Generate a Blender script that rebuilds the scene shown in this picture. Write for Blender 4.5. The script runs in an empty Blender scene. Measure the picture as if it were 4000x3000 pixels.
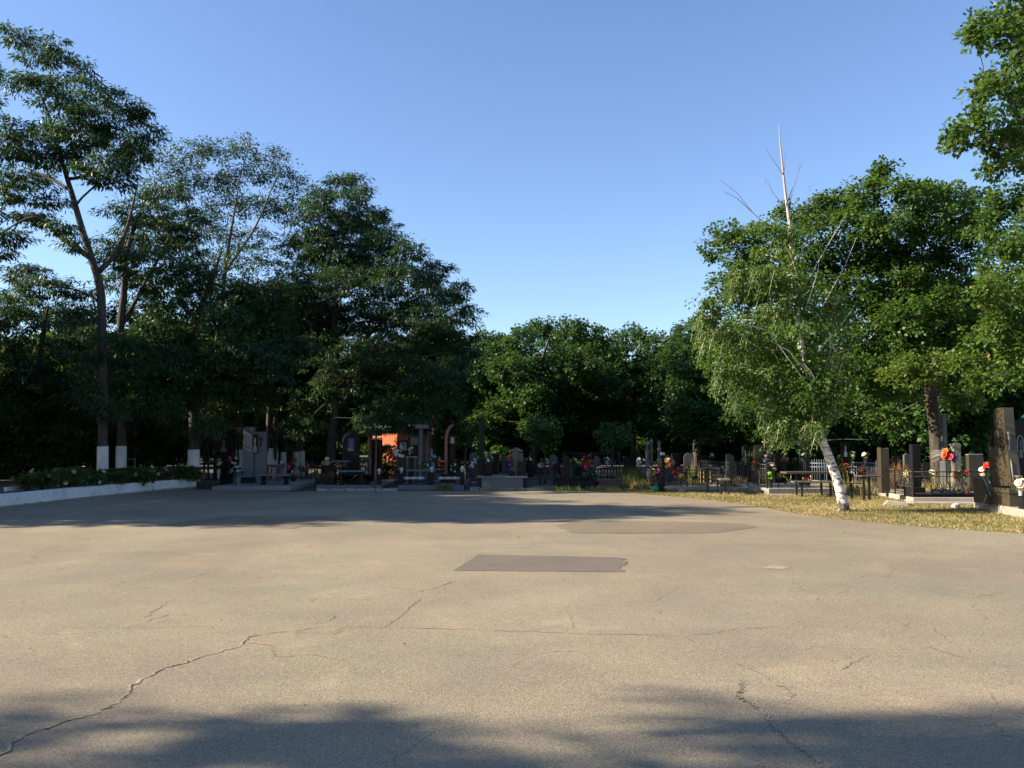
import bpy, math, random
import numpy as np
from mathutils import Vector, Matrix

R = math.radians
random.seed(7)
C = bpy.context.scene.collection
scene = bpy.context.scene

# ------------------------------------------------------------------ camera
F = 3325.0                      # focal length in photo pixels (4000 px wide)
PITCH = math.atan(225 / F)
EYE = 1.6
cp, sp = math.cos(PITCH), math.sin(PITCH)
cam = bpy.data.cameras.new('camera')
cam.sensor_width = 36
cam.lens = 36 * F / 4000
cam.clip_end = 3000
cam_o = bpy.data.objects.new('camera', cam)
C.objects.link(cam_o)
cam_o.location = (0, 0, EYE)
cam_o.rotation_euler = (R(90) + PITCH, 0, 0)
scene.camera = cam_o


def at(px, py, D):
    """world point seen at a photo pixel, D metres ahead"""
    u, v = (px - 2000) / F, (1500 - py) / F
    t = D / (cp - v * sp)
    return Vector((u * t, D, EYE + t * (sp + v * cp)))


def ground(px, py, z=0.0):
    u, v = (px - 2000) / F, (1500 - py) / F
    t = (z - EYE) / (sp + v * cp)
    return Vector((u * t, t * (cp - v * sp), z))


# ------------------------------------------------------------------ light
SUN_EL, SUN_AZ = 27.0, 5.0     # azimuth: degrees behind due left (-X)
sd = Vector((-math.cos(R(SUN_AZ)) * math.cos(R(SUN_EL)), -math.sin(R(SUN_AZ)) * math.cos(R(SUN_EL)), math.sin(R(SUN_EL))))
sun = bpy.data.lights.new('sun', 'SUN')
sun.energy = 4.6
sun.angle = R(0.53)
sun.color = (1.0, 0.85, 0.66)
sun_o = bpy.data.objects.new('sun', sun)
C.objects.link(sun_o)
sun_o.rotation_euler = sd.to_track_quat('Z', 'Y').to_euler()
w = bpy.data.worlds.new('World')
scene.world = w
w.use_nodes = True
nt = w.node_tree
bg = nt.nodes['Background']
sky = nt.nodes.new('ShaderNodeTexSky')
sky.sky_type = 'NISHITA'
sky.sun_disc = False
sky.sun_elevation = R(SUN_EL)
sky.sun_rotation = math.atan2(sd.x, sd.y)
sky.air_density = 1.0
sky.dust_density = 0.3
sky.ozone_density = 3.2
tint = nt.nodes.new('ShaderNodeMix')
tint.data_type = 'RGBA'
tint.blend_type = 'MULTIPLY'
tint.inputs[0].default_value = 1
tint.inputs[7].default_value = (1.0, 1.0, 1.08, 1)
nt.links.new(sky.outputs[0], tint.inputs[6])
nt.links.new(tint.outputs[2], bg.inputs[0])
bg.inputs[1].default_value = 0.07
scene.view_settings.view_transform = 'Standard'
scene.view_settings.look = 'None'
scene.view_settings.exposure = 1.65
scene.view_settings.gamma = 1
cy = scene.cycles
cy.max_bounces = 5
cy.diffuse_bounces = 3
cy.glossy_bounces = 2
cy.transmission_bounces = 3
cy.transparent_max_bounces = 4


# ------------------------------------------------------------------ materials
class NT:
    def __init__(s, name):
        s.m = bpy.data.materials.new(name)
        s.m.use_nodes = True
        s.t = s.m.node_tree
        s.b = s.t.nodes['Principled BSDF']
        s.out = s.t.nodes['Material Output']

    def n(s, typ, **kw):
        nd = s.t.nodes.new(typ)
        for k, v in kw.items():
            if k in nd.inputs.keys():
                nd.inputs[k].default_value = v
            else:
                setattr(nd, k, v)
        return nd

    def l(s, a, b):
        s.t.links.new(a, b)

    def pos(s):
        return s.n('ShaderNodeNewGeometry').outputs['Position']

    def noise(s, vec, scale, detail=4, rough=0.6, dist=0.0):
        nd = s.n('ShaderNodeTexNoise')
        nd.inputs['Scale'].default_value = scale
        nd.inputs['Detail'].default_value = detail
        nd.inputs['Roughness'].default_value = rough
        nd.inputs['Distortion'].default_value = dist
        s.l(vec, nd.inputs['Vector'])
        return nd.outputs[0]

    def ramp(s, fac, stops):
        nd = s.n('ShaderNodeValToRGB')
        e = nd.color_ramp.elements
        while len(e) < len(stops):
            e.new(0.5)
        for el, (p, c) in zip(e, stops):
            el.position = p
            el.color = (*c, 1) if len(c) == 3 else c
        s.l(fac, nd.inputs[0])
        return nd.outputs[0]

    def mix(s, fac, a, b, mode='MIX'):
        nd = s.n('ShaderNodeMix', data_type='RGBA', blend_type=mode)
        for sock, v in ((nd.inputs[0], fac), (nd.inputs[6], a), (nd.inputs[7], b)):
            if hasattr(v, 'is_linked'):
                s.l(v, sock)
            elif isinstance(v, (int, float)):
                sock.default_value = v
            else:
                sock.default_value = (*v, 1)
        return nd.outputs[2]

    def bump(s, h, strength, dist=0.01):
        nd = s.n('ShaderNodeBump')
        nd.inputs['Strength'].default_value = strength
        nd.inputs['Distance'].default_value = dist
        s.l(h, nd.inputs['Height'])
        s.l(nd.outputs[0], s.b.inputs['Normal'])


def g3(v):
    return (v, v, v)


def simple(name, col, rough=0.6, var=0.25, scale=6.0, speck=None, speck_scale=120, bump=0.15, metal=0.0, spec=0.5):
    """a solid with blotchy colour variation, optional mineral speckle and a little relief"""
    m = NT(name)
    p = m.pos()
    a = m.noise(p, scale, 5, 0.65)
    lo = tuple(c * (1 - var) for c in col)
    hi = tuple(min(1, c * (1 + var)) for c in col)
    c = m.ramp(a, [(0.3, lo), (0.7, hi)])
    f = m.noise(p, speck_scale, 2, 0.5)
    if speck:
        c = m.mix(m.ramp(f, [(0.52, g3(0)), (0.66, g3(1))]), c, speck)
    m.l(c, m.b.inputs['Base Color'])
    m.b.inputs['Roughness'].default_value = rough
    m.b.inputs['Metallic'].default_value = metal
    m.b.inputs['Specular IOR Level'].default_value = spec
    if bump:
        m.bump(f, bump, 0.004)
    return m.m


M = {}
M['black_granite'] = simple('black_granite', (0.01, 0.01, 0.011), 0.28, 0.3, 5, (0.025, 0.025, 0.028), 160, 0, 0.0, 0.12)
M['grey_granite'] = simple('grey_granite', (0.115, 0.12, 0.135), 0.5, 0.15, 4, (0.06, 0.06, 0.07), 90, 0.05)
M['dark_grey_granite'] = simple('dark_grey_granite', (0.07, 0.072, 0.075), 0.4, 0.2, 4, (0.12, 0.12, 0.12), 110, 0.05)
M['red_granite'] = simple('red_granite', (0.26, 0.085, 0.055), 0.4, 0.3, 8, (0.1, 0.04, 0.03), 80, 0.05)
M['brown_granite'] = simple('brown_granite', (0.13, 0.07, 0.045), 0.35, 0.3, 8, (0.25, 0.15, 0.1), 90, 0.05)
M['orange_stone'] = simple('orange_stone', (0.55, 0.2, 0.085), 0.45, 0.15, 6, (0.4, 0.14, 0.06), 100, 0.05)
M['bronze_granite'] = simple('bronze_granite', (0.042, 0.034, 0.02), 0.38, 0.14, 3, (0.075, 0.062, 0.036), 140, 0.03)
M['dark_matte'] = simple('dark_matte', (0.014, 0.012, 0.01), 0.85, 0.4, 20, None, 100, 0.3, 0.0, 0.1)
M['engraving'] = simple('engraving', (0.3, 0.3, 0.31), 0.6, 0.4, 20, None, 100, 0.1)
M['faint_engraving'] = simple('faint_engraving', (0.1, 0.105, 0.11), 0.5, 0.4, 25, None, 100, 0.05)
M['blue_portrait'] = simple('blue_portrait', (0.03, 0.045, 0.16), 0.3, 0.6, 9, None, 100, 0)
M['sky_portrait'] = simple('sky_portrait', (0.16, 0.22, 0.36), 0.35, 0.3, 8, None, 100, 0)
M['skin_portrait'] = simple('skin_portrait', (0.2, 0.13, 0.1), 0.4, 0.2, 20, None, 100, 0)
M['concrete'] = simple('concrete', (0.3, 0.275, 0.235), 0.85, 0.2, 3, (0.22, 0.2, 0.17), 60, 0.35)
M['light_concrete'] = simple('light_concrete', (0.29, 0.262, 0.21), 0.85, 0.25, 2.5, (0.21, 0.19, 0.15), 50, 0.3)
M['paving'] = simple('paving', (0.22, 0.215, 0.21), 0.75, 0.25, 2.5, (0.15, 0.15, 0.15), 70, 0.25)
M['dark_paving'] = simple('dark_paving', (0.06, 0.06, 0.062), 0.6, 0.3, 2.5, (0.1, 0.1, 0.1), 70, 0.2)


def whitewash():
    m = NT('whitewash')
    p = m.pos()
    mp = m.n('ShaderNodeMapping')
    mp.inputs['Scale'].default_value = (1, 1, 0.35)
    m.l(p, mp.inputs[0])
    a = m.noise(mp.outputs[0], 3.0, 6, 0.7, 0.4)
    c = m.ramp(a, [(0.3, (0.42, 0.41, 0.38)), (0.5, (0.6, 0.6, 0.58)), (0.7, (0.68, 0.68, 0.66))])
    b = m.noise(p, 11, 5, 0.75, 0.6)
    c = m.mix(m.ramp(b, [(0.6, g3(0)), (0.68, g3(1))]), c, (0.27, 0.25, 0.22))
    d = m.noise(p, 5, 6, 0.75)
    sep = m.n('ShaderNodeSeparateXYZ')
    m.l(p, sep.inputs[0])
    add = m.n('ShaderNodeMath', operation='MULTIPLY_ADD')
    m.l(d, add.inputs[0])
    add.inputs[1].default_value = -0.11
    m.l(sep.outputs[2], add.inputs[2])
    c = m.mix(m.ramp(add.outputs[0], [(0.0, g3(1)), (0.03, g3(0))]), c, (0.2, 0.18, 0.15))
    m.l(c, m.b.inputs['Base Color'])
    m.b.inputs['Roughness'].default_value = 0.92
    m.bump(b, 0.5, 0.01)
    return m.m


M['whitewash'] = whitewash()
M['white_stone'] = simple('white_stone', (0.42, 0.41, 0.4), 0.5, 0.15, 9, None, 60, 0.1)
M['iron'] = simple('iron', (0.018, 0.017, 0.016), 0.5, 0.4, 14, None, 90, 0.1)
M['rusty_iron'] = simple('rusty_iron', (0.08, 0.045, 0.025), 0.7, 0.5, 12, None, 90, 0.2)
M['pale_blue_iron'] = simple('pale_blue_iron', (0.2, 0.25, 0.31), 0.5, 0.15, 14, None, 90, 0.1)
M['white_iron'] = simple('white_iron', (0.3, 0.31, 0.32), 0.5, 0.15, 14, None, 90, 0.1)
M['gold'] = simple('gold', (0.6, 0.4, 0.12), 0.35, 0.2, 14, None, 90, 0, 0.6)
M['wood'] = simple('wood', (0.06, 0.045, 0.033), 0.7, 0.4, 10, (0.1, 0.08, 0.06), 40, 0.3)
M['grey_wood'] = simple('grey_wood', (0.14, 0.125, 0.105), 0.75, 0.3, 10, (0.08, 0.07, 0.06), 40, 0.3)
M['stucco'] = simple('stucco', (0.44, 0.125, 0.055), 0.9, 0.12, 3, (0.45, 0.13, 0.05), 40, 0.3)
M['green_sheet'] = simple('green_sheet', (0.008, 0.045, 0.03), 0.4, 0.25, 3, None, 60, 0.05)
M['roof'] = simple('roof', (0.045, 0.04, 0.036), 0.7, 0.3, 3, None, 60, 0.1)
M['clay'] = simple('clay', (0.16, 0.12, 0.08), 0.9, 0.35, 4, (0.1, 0.07, 0.05), 30, 0.6)
M['rock'] = simple('rock', (0.2, 0.18, 0.15), 0.9, 0.3, 8, (0.12, 0.11, 0.09), 60, 0.7)
M['pale_rock'] = simple('pale_rock', (0.5, 0.45, 0.36), 0.9, 0.2, 8, (0.35, 0.31, 0.25), 60, 0.6)
M['soil'] = simple('soil', (0.05, 0.042, 0.03), 0.95, 0.4, 1.2, (0.085, 0.07, 0.045), 18, 0.8)
M['plastic_green'] = simple('plastic_green', (0.015, 0.2, 0.12), 0.35, 0.3, 12, None, 60, 0.1)
for k, c in dict(red=(0.6, 0.03, 0.02), pink=(0.62, 0.06, 0.16), magenta=(0.4, 0.02, 0.16), white=(0.68, 0.68, 0.64), yellow=(0.62, 0.47, 0.05),
                 cream=(0.6, 0.52, 0.3), lilac=(0.33, 0.3, 0.46), purple=(0.2, 0.06, 0.4), orange=(0.65, 0.15, 0.03), blue=(0.07, 0.1, 0.35),
                 lime=(0.3, 0.5, 0.05), tan=(0.4, 0.25, 0.1), peach=(0.62, 0.35, 0.25)).items():
    M['petal_' + k] = simple('petal_' + k, c, 0.6, 0.25, 30, None, 60, 0)


def leafmat(name, cols, trans=0.35, rough=0.45, tcol=None):
    m = NT(name)
    at_ = m.n('ShaderNodeAttribute', attribute_name='tint')
    c = m.ramp(at_.outputs['Fac'], cols)
    tr = m.n('ShaderNodeBsdfTranslucent')
    tc = m.mix(0.65, c, tcol or (0.16, 0.22, 0.02))
    m.l(tc, tr.inputs[0])
    m.l(c, m.b.inputs['Base Color'])
    m.b.inputs['Roughness'].default_value = rough
    m.b.inputs['Specular IOR Level'].default_value = 0.25
    mx = m.n('ShaderNodeMixShader')
    mx.inputs[0].default_value = trans
    m.l(m.b.outputs[0], mx.inputs[1])
    m.l(tr.outputs[0], mx.inputs[2])
    m.l(mx.outputs[0], m.out.inputs[0])
    return m.m


M['oak_leaf'] = leafmat('oak_leaf', [(0.0, (0.024, 0.062, 0.014)), (0.6, (0.05, 0.11, 0.021)), (0.93, (0.1, 0.165, 0.03)), (1.0, (0.18, 0.165, 0.03))], 0.38, tcol=(0.16, 0.26, 0.025))
M['locust_leaf'] = leafmat('locust_leaf', [(0.0, (0.018, 0.045, 0.02)), (0.7, (0.032, 0.07, 0.026)), (1.0, (0.08, 0.12, 0.04))], 0.28, tcol=(0.09, 0.18, 0.025))
M['maple_leaf'] = leafmat('maple_leaf', [(0.0, (0.02, 0.055, 0.016)), (0.7, (0.036, 0.085, 0.02)), (1.0, (0.08, 0.14, 0.03))], 0.3, tcol=(0.12, 0.22, 0.02))
M['birch_leaf'] = leafmat('birch_leaf', [(0.0, (0.036, 0.08, 0.016)), (0.8, (0.075, 0.14, 0.026)), (0.965, (0.12, 0.18, 0.035)), (1.0, (0.4, 0.26, 0.02))], 0.42, 0.6, tcol=(0.19, 0.3, 0.025))
M['shrub_leaf'] = leafmat('shrub_leaf', [(0.0, (0.025, 0.04, 0.014)), (0.7, (0.05, 0.075, 0.02)), (1.0, (0.1, 0.12, 0.04))], 0.25)
M['flower_leaf'] = leafmat('flower_leaf', [(0.0, (0.012, 0.035, 0.012)), (1.0, (0.03, 0.075, 0.02))], 0.2)
M['dry_blade'] = leafmat('dry_blade', [(0.0, (0.09, 0.11, 0.03)), (0.3, (0.2, 0.17, 0.06)), (0.75, (0.34, 0.27, 0.12)), (1.0, (0.48, 0.4, 0.22))], 0.25, 0.7, (0.36, 0.31, 0.12))
M['green_blade'] = leafmat('green_blade', [(0.0, (0.06, 0.09, 0.02)), (0.6, (0.12, 0.15, 0.035)), (1.0, (0.3, 0.25, 0.08))], 0.3, 0.7, (0.25, 0.28, 0.05))
M['brown_blade'] = leafmat('brown_blade', [(0.0, (0.1, 0.06, 0.025)), (1.0, (0.28, 0.13, 0.05))], 0.3, 0.8, (0.3, 0.14, 0.04))


def bark(name, c0, c1, zs=0.25, sc=9.0):
    m = NT(name)
    p = m.pos()
    mp = m.n('ShaderNodeMapping')
    mp.inputs['Scale'].default_value = (1, 1, zs)
    m.l(p, mp.inputs[0])
    a = m.noise(mp.outputs[0], sc, 6, 0.7, 0.4)
    m.l(m.ramp(a, [(0.35, c0), (0.65, c1)]), m.b.inputs['Base Color'])
    m.b.inputs['Roughness'].default_value = 0.9
    m.bump(a, 0.8, 0.03)
    return m.m


M['grey_twig'] = simple('grey_twig', (0.2, 0.175, 0.15), 0.8, 0.3, 20, None, 60, 0)
M['bark'] = bark('bark', (0.02, 0.017, 0.013), (0.075, 0.062, 0.048))
M['grey_bark'] = bark('grey_bark', (0.06, 0.055, 0.045), (0.17, 0.15, 0.12))


def birchbark():
    m = NT('birch_bark')
    p = m.pos()
    mp = m.n('ShaderNodeMapping')
    mp.inputs['Scale'].default_value = (1.5, 1.5, 7)
    m.l(p, mp.inputs[0])
    a = m.noise(mp.outputs[0], 3.2, 5, 0.65, 0.3)
    c = m.ramp(a, [(0.0, (0.03, 0.028, 0.025)), (0.4, (0.06, 0.055, 0.05)), (0.44, (0.5, 0.47, 0.41)), (0.6, (0.7, 0.67, 0.6)), (1.0, (0.76, 0.73, 0.66))])
    # rough dark bark on the lowest metre
    sep = m.n('ShaderNodeSeparateXYZ')
    m.l(p, sep.inputs[0])
    mp2 = m.n('ShaderNodeMapping')
    mp2.inputs['Scale'].default_value = (1, 1, 0.3)
    m.l(p, mp2.inputs[0])
    b = m.noise(mp2.outputs[0], 14, 4, 0.7)
    mr = m.n('ShaderNodeMapRange')
    mr.inputs[1].default_value = 0.0
    mr.inputs[2].default_value = 0.75
    mr.inputs[3].default_value = 0.62
    mr.inputs[4].default_value = 0.2
    m.l(sep.outputs[2], mr.inputs[0])
    lt = m.n('ShaderNodeMath', operation='LESS_THAN')
    m.l(b, lt.inputs[0])
    m.l(mr.outputs[0], lt.inputs[1])
    c = m.mix(lt.outputs[0], c, (0.05, 0.042, 0.035))
    # young upper stem: thin grey-brown bark
    up = m.n('ShaderNodeMapRange')
    up.inputs[1].default_value = 4.5
    up.inputs[2].default_value = 7.5
    m.l(sep.outputs[2], up.inputs[0])
    c = m.mix(up.outputs[0], c, (0.3, 0.265, 0.235))
    m.l(c, m.b.inputs['Base Color'])
    m.b.inputs['Roughness'].default_value = 0.7
    m.bump(b, 0.4, 0.02)
    return m.m


M['birch_bark'] = birchbark()


def asphalt(name, warm, grain, tone=1.0):
    m = NT(name)
    p = m.pos()
    big = m.noise(p, 0.16, 5, 0.6, 0.6)
    mid = m.noise(p, 0.9, 6, 0.65, 0.3)
    fine = m.noise(p, 75, 3, 0.75)
    peb = m.n('ShaderNodeTexVoronoi')
    peb.inputs['Scale'].default_value = 130
    m.l(p, peb.inputs['Vector'])
    c0 = tuple(v * 0.8 * tone for v in warm)
    c1 = tuple(v * 1.16 * tone for v in warm)
    c = m.ramp(big, [(0.32, c0), (0.68, c1)])
    hue = m.noise(p, 0.33, 4, 0.6, 0.8)
    c = m.mix(m.ramp(hue, [(0.35, g3(0)), (0.65, g3(1))]), m.mix(1.0, c, (1.03, 0.98, 0.97), 'MULTIPLY'), m.mix(1.0, c, (0.97, 1.01, 0.97), 'MULTIPLY'))
    worn = m.noise(p, 0.55, 7, 0.72, 1.2)
    c = m.mix(m.ramp(worn, [(0.56, g3(0)), (0.68, g3(1))]), c, m.mix(1.0, c, (1.2, 1.18, 1.13), 'MULTIPLY'))
    stain = m.noise(p, 1.4, 6, 0.75, 0.5)
    c = m.mix(m.ramp(stain, [(0.62, g3(0)), (0.72, g3(1))]), c, m.mix(1.0, c, (0.76, 0.76, 0.78), 'MULTIPLY'))
    c = m.mix(m.ramp(mid, [(0.3, g3(0)), (0.75, g3(1))]), m.mix(1.0, c, (0.86, 0.86, 0.87), 'MULTIPLY'), m.mix(1.0, c, (1.12, 1.1, 1.05), 'MULTIPLY'))
    # hairline crack web, broken up
    wob = m.n('ShaderNodeTexNoise')
    wob.inputs['Scale'].default_value = 1.6
    wob.inputs['Detail'].default_value = 6
    m.l(p, wob.inputs['Vector'])
    vm = m.n('ShaderNodeVectorMath', operation='MULTIPLY_ADD')
    m.l(wob.outputs['Color'], vm.inputs[0])
    vm.inputs[1].default_value = (0.9, 0.9, 0)
    m.l(p, vm.inputs[2])
    web = m.n('ShaderNodeTexVoronoi', feature='DISTANCE_TO_EDGE')
    web.inputs['Scale'].default_value = 0.5
    m.l(vm.outputs[0], web.inputs['Vector'])
    gate = m.ramp(m.noise(p, 0.45, 5, 0.7, 0.5), [(0.5, g3(0)), (0.6, g3(1))])
    line = m.mix(1.0, m.ramp(web.outputs['Distance'], [(0.0015, g3(1)), (0.0055, g3(0))]), gate, 'MULTIPLY')
    c = m.mix(line, c, m.mix(1.0, c, (0.5, 0.47, 0.44), 'MULTIPLY'))
    rim = m.mix(1.0, m.ramp(web.outputs['Distance'], [(0.006, g3(1)), (0.03, g3(0))]), gate, 'MULTIPLY')
    c = m.mix(rim, c, m.mix(1.0, c, (1.1, 1.09, 1.06), 'MULTIPLY'))
    # aggregate: pale and dark stones
    st = m.ramp(peb.outputs['Color'], [(0.05, g3(0.45)), (0.4, g3(0.95)), (0.75, g3(1.05)), (0.97, g3(1.7))])
    c = m.mix(grain, c, m.mix(1.0, c, st, 'MULTIPLY'))
    c = m.mix(grain * 0.9, c, m.mix(1.0, c, m.ramp(fine, [(0.3, g3(0.55)), (0.5, g3(1.0)), (0.72, g3(1.4))]), 'MULTIPLY'))
    m.l(c, m.b.inputs['Base Color'])
    m.b.inputs['Roughness'].default_value = 0.88
    m.b.inputs['Specular IOR Level'].default_value = 0.3
    add = m.n('ShaderNodeMath', operation='ADD')
    m.l(peb.outputs['Distance'], add.inputs[0])
    m.l(fine, add.inputs[1])
    m.bump(add.outputs[0], 0.45, 0.006)
    return m.m


M['asphalt'] = asphalt('asphalt', (0.244, 0.212, 0.155), 0.8)
M['asphalt_patch'] = asphalt('asphalt_patch', (0.142, 0.125, 0.104), 0.4)
M['asphalt_old_patch'] = asphalt('asphalt_old_patch', (0.185, 0.155, 0.112), 0.55)
M['crack'] = simple('crack', (0.11, 0.092, 0.068), 0.95, 0.4, 8, None, 60, 0.3)
M['crack_dust'] = simple('crack_dust', (0.29, 0.245, 0.185), 0.95, 0.12, 5, (0.2, 0.17, 0.125), 60, 0.3)


def lawn():
    m = NT('dry_lawn')
    p = m.pos()
    a = m.noise(p, 0.7, 6, 0.65, 0.5)
    b = m.noise(p, 22, 4, 0.7)
    c = m.ramp(a, [(0.3, (0.1, 0.105, 0.035)), (0.5, (0.2, 0.165, 0.07)), (0.7, (0.3, 0.24, 0.12))])
    c = m.mix(1.0, c, m.ramp(b, [(0.25, g3(0.55)), (0.7, g3(1.25))]), 'MULTIPLY')
    m.l(c, m.b.inputs['Base Color'])
    m.b.inputs['Roughness'].default_value = 0.95
    m.bump(b, 0.8, 0.03)
    return m.m


M['lawn'] = lawn()


# ------------------------------------------------------------------ mesh helpers
class MB:
    """collects shapes into one mesh"""

    def __init__(s):
        s.v, s.f, s.sm = [], [], []

    def add(s, verts, faces, smooth=False, mat=None):
        o = len(s.v)
        s.v += [tuple(mat @ Vector(q)) if mat else tuple(q) for q in verts]
        s.f += [tuple(i + o for i in fc) for fc in faces]
        s.sm += [smooth] * len(faces)
        return s

    def box(s, c, d, rz=0.0, mat=None):
        x, y, z = (k / 2 for k in d)
        rot = Matrix.Translation(Vector(c)) @ (mat or Matrix.Rotation(rz, 4, 'Z'))
        vs = [(-x, -y, -z), (x, -y, -z), (x, y, -z), (-x, y, -z), (-x, -y, z), (x, -y, z), (x, y, z), (-x, y, z)]
        return s.add(vs, [(0, 3, 2, 1), (4, 5, 6, 7), (0, 1, 5, 4), (1, 2, 6, 5), (2, 3, 7, 6), (3, 0, 4, 7)], False, rot)

    def base(s, cx, cy, z0, d, rz=0.0):
        return s.box((cx, cy, z0 + d[2] / 2), d, rz)

    def tube(s, pts, rad, n=8, cap=True):
        pts = [Vector(p) for p in pts]
        if not hasattr(rad, '__len__'):
            rad = [rad] * len(pts)
        vs, fs = [], []
        ref = None
        for i, p in enumerate(pts):
            t = (pts[min(i + 1, len(pts) - 1)] - pts[max(i - 1, 0)])
            t = t.normalized() if t.length > 1e-9 else Vector((0, 0, 1))
            if ref is None:
                ref = Vector((1, 0, 0)) if abs(t.x) < 0.8 else Vector((0, 1, 0))
            a = (ref - t * ref.dot(t)).normalized()
            ref = a
            b = t.cross(a)
            for k in range(n):
                an = 2 * math.pi * k / n
                vs.append(p + (a * math.cos(an) + b * math.sin(an)) * rad[i])
        for i in range(len(pts) - 1):
            for k in range(n):
                k2 = (k + 1) % n
                fs.append((i * n + k, i * n + k2, (i + 1) * n + k2, (i + 1) * n + k))
        s.add(vs, fs, True)
        if cap:
            o = len(s.v) - len(vs)
            s.f += [tuple(o + k for k in reversed(range(n))), tuple(o + (len(pts) - 1) * n + k for k in range(n))]
            s.sm += [False, False]
        return s

    def lathe(s, prof, loc=(0, 0, 0), n=14, mat=None):
        """prof: (radius, height) pairs from the bottom up"""
        vs, fs = [], []
        for r, z in prof:
            for k in range(n):
                an = 2 * math.pi * k / n
                vs.append((r * math.cos(an), r * math.sin(an), z))
        for i in range(len(prof) - 1):
            for k in range(n):
                k2 = (k + 1) % n
                fs.append((i * n + k, i * n + k2, (i + 1) * n + k2, (i + 1) * n + k))
        T = Matrix.Translation(Vector(loc)) @ (mat or Matrix.Identity(4))
        s.add(vs, fs, True, T)
        o = len(s.v) - len(vs)
        s.f += [tuple(o + k for k in reversed(range(n))), tuple(o + (len(prof) - 1) * n + k for k in range(n))]
        s.sm += [False, False]
        return s

    def ball(s, c, r, n=10, sq=(1, 1, 1)):
        m = max(5, n // 2 + 1)
        prof = [(max(1e-4, math.sin(math.pi * i / m)) * r, -math.cos(math.pi * i / m) * r) for i in range(m + 1)]
        return s.lathe(prof, c, n, Matrix.Diagonal((*sq, 1)))

    def prism(s, pts, y0, y1, loc=(0, 0, 0), rz=0.0):
        """outline in x-z, counter-clockwise seen from -y, pushed through y"""
        n = len(pts)
        vs = [(x, y0, z) for x, z in pts] + [(x, y1, z) for x, z in pts]
        fs = [tuple(range(n)), tuple(reversed(range(n, 2 * n)))]
        fs += [(i, i + n, (i + 1) % n + n, (i + 1) % n) for i in range(n)]
        return s.add(vs, fs, False, Matrix.Translation(Vector(loc)) @ Matrix.Rotation(rz, 4, 'Z'))

    def flat(s, pts, z0, z1):
        """outline in x-y, counter-clockwise from above"""
        n = len(pts)
        vs = [(p[0], p[1], z0) for p in pts] + [(p[0], p[1], z1) for p in pts]
        fs = [tuple(reversed(range(n))), tuple(range(n, 2 * n))]
        fs += [(i, (i + 1) % n, (i + 1) % n + n, i + n) for i in range(n)]
        return s.add(vs, fs)

    def mesh(s, name, mat):
        me = bpy.data.meshes.new(name)
        me.from_pydata(s.v, [], s.f)
        me.polygons.foreach_set('use_smooth', s.sm)
        me.materials.append(M[mat] if isinstance(mat, str) else mat)
        me.update()
        return me


def tag(o, label=None, cat=None, group=None, kind=None):
    for k, v in (('label', label), ('category', cat), ('group', group), ('kind', kind)):
        if v:
            o[k] = v
    return o


def obj(name, mb, mat=None, parent=None, bevel=0.0, label=None):
    me = mb.mesh(name, mat) if isinstance(mb, MB) else mb
    o = bpy.data.objects.new(name, me)
    C.objects.link(o)
    if parent:
        o.parent = parent
    if bevel:
        b = o.modifiers.new('bevel', 'BEVEL')
        b.width = bevel
        b.segments = 2
        b.limit_method = 'ANGLE'
    if label:
        o['label'] = label
    return o


def thing(name, label, cat, loc=(0, 0, 0), rz=0.0, group=None):
    o = bpy.data.objects.new(name, None)
    o.empty_display_size = 0.2
    C.objects.link(o)
    o.location = loc
    o.rotation_euler = (0, 0, rz)
    return tag(o, label, cat, group)


def copy_tree(o, parent=None, **props):
    c = o.copy()
    C.objects.link(c)
    c.parent = parent
    for k, v in props.items():
        c[k] = v
    for ch in list(o.children):
        copy_tree(ch, c)
    return c


rng = np.random.default_rng(11)


def leaf_mesh(name, base, d, nrm, length, width, mat, tint, fold=0.15):
    """many small kite-shaped leaves: base point, direction, face normal, length, width (arrays)"""
    n = len(base)
    d = d / np.maximum(np.linalg.norm(d, axis=1, keepdims=True), 1e-6)
    side = np.cross(d, nrm)
    side /= np.maximum(np.linalg.norm(side, axis=1, keepdims=True), 1e-6)
    up = np.cross(side, d)
    L, W = length[:, None], width[:, None]
    mid = base + d * L * 0.45 + up * W * fold
    v = np.stack([base, mid - side * W * 0.5, base + d * L, mid + side * W * 0.5], axis=1).reshape(-1, 3).astype(np.float32)
    me = bpy.data.meshes.new(name)
    me.vertices.add(4 * n)
    me.vertices.foreach_set('co', v.ravel())
    me.loops.add(4 * n)
    me.loops.foreach_set('vertex_index', np.arange(4 * n, dtype=np.int32))
    me.polygons.add(n)
    me.polygons.foreach_set('loop_start', np.arange(0, 4 * n, 4, dtype=np.int32))
    at_ = me.attributes.new('tint', 'FLOAT', 'FACE')
    at_.data.foreach_set('value', np.clip(tint, 0, 1).astype(np.float32))
    me.materials.append(M[mat])
    me.update()
    me.validate()
    return me


def rand_unit(n):
    v = rng.normal(size=(n, 3))
    return v / np.linalg.norm(v, axis=1, keepdims=True)
# ------------------------------------------------------------------ trees
KIND = dict(
    #       leaf, (len, wid), leaves per spray, spray radius, flatness, droop, sprays per m2, bark
    oak=('oak_leaf', (0.125, 0.09), 36, 0.27, 0.8, 0.25, 7.5, 'bark'),
    locust=('locust_leaf', (0.165, 0.048), 36, 0.32, 0.42, 0.5, 8.5, 'bark'),
    sparse=('locust_leaf', (0.13, 0.05), 24, 0.32, 0.6, 0.3, 5.0, 'grey_bark'),
    maple=('maple_leaf', (0.15, 0.115), 34, 0.33, 0.75, 0.35, 5.6, 'bark'),
    birch=('birch_leaf', (0.075, 0.056), 90, 0.42, 0.55, 0.9, 6.0, 'birch_bark'),
)


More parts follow.
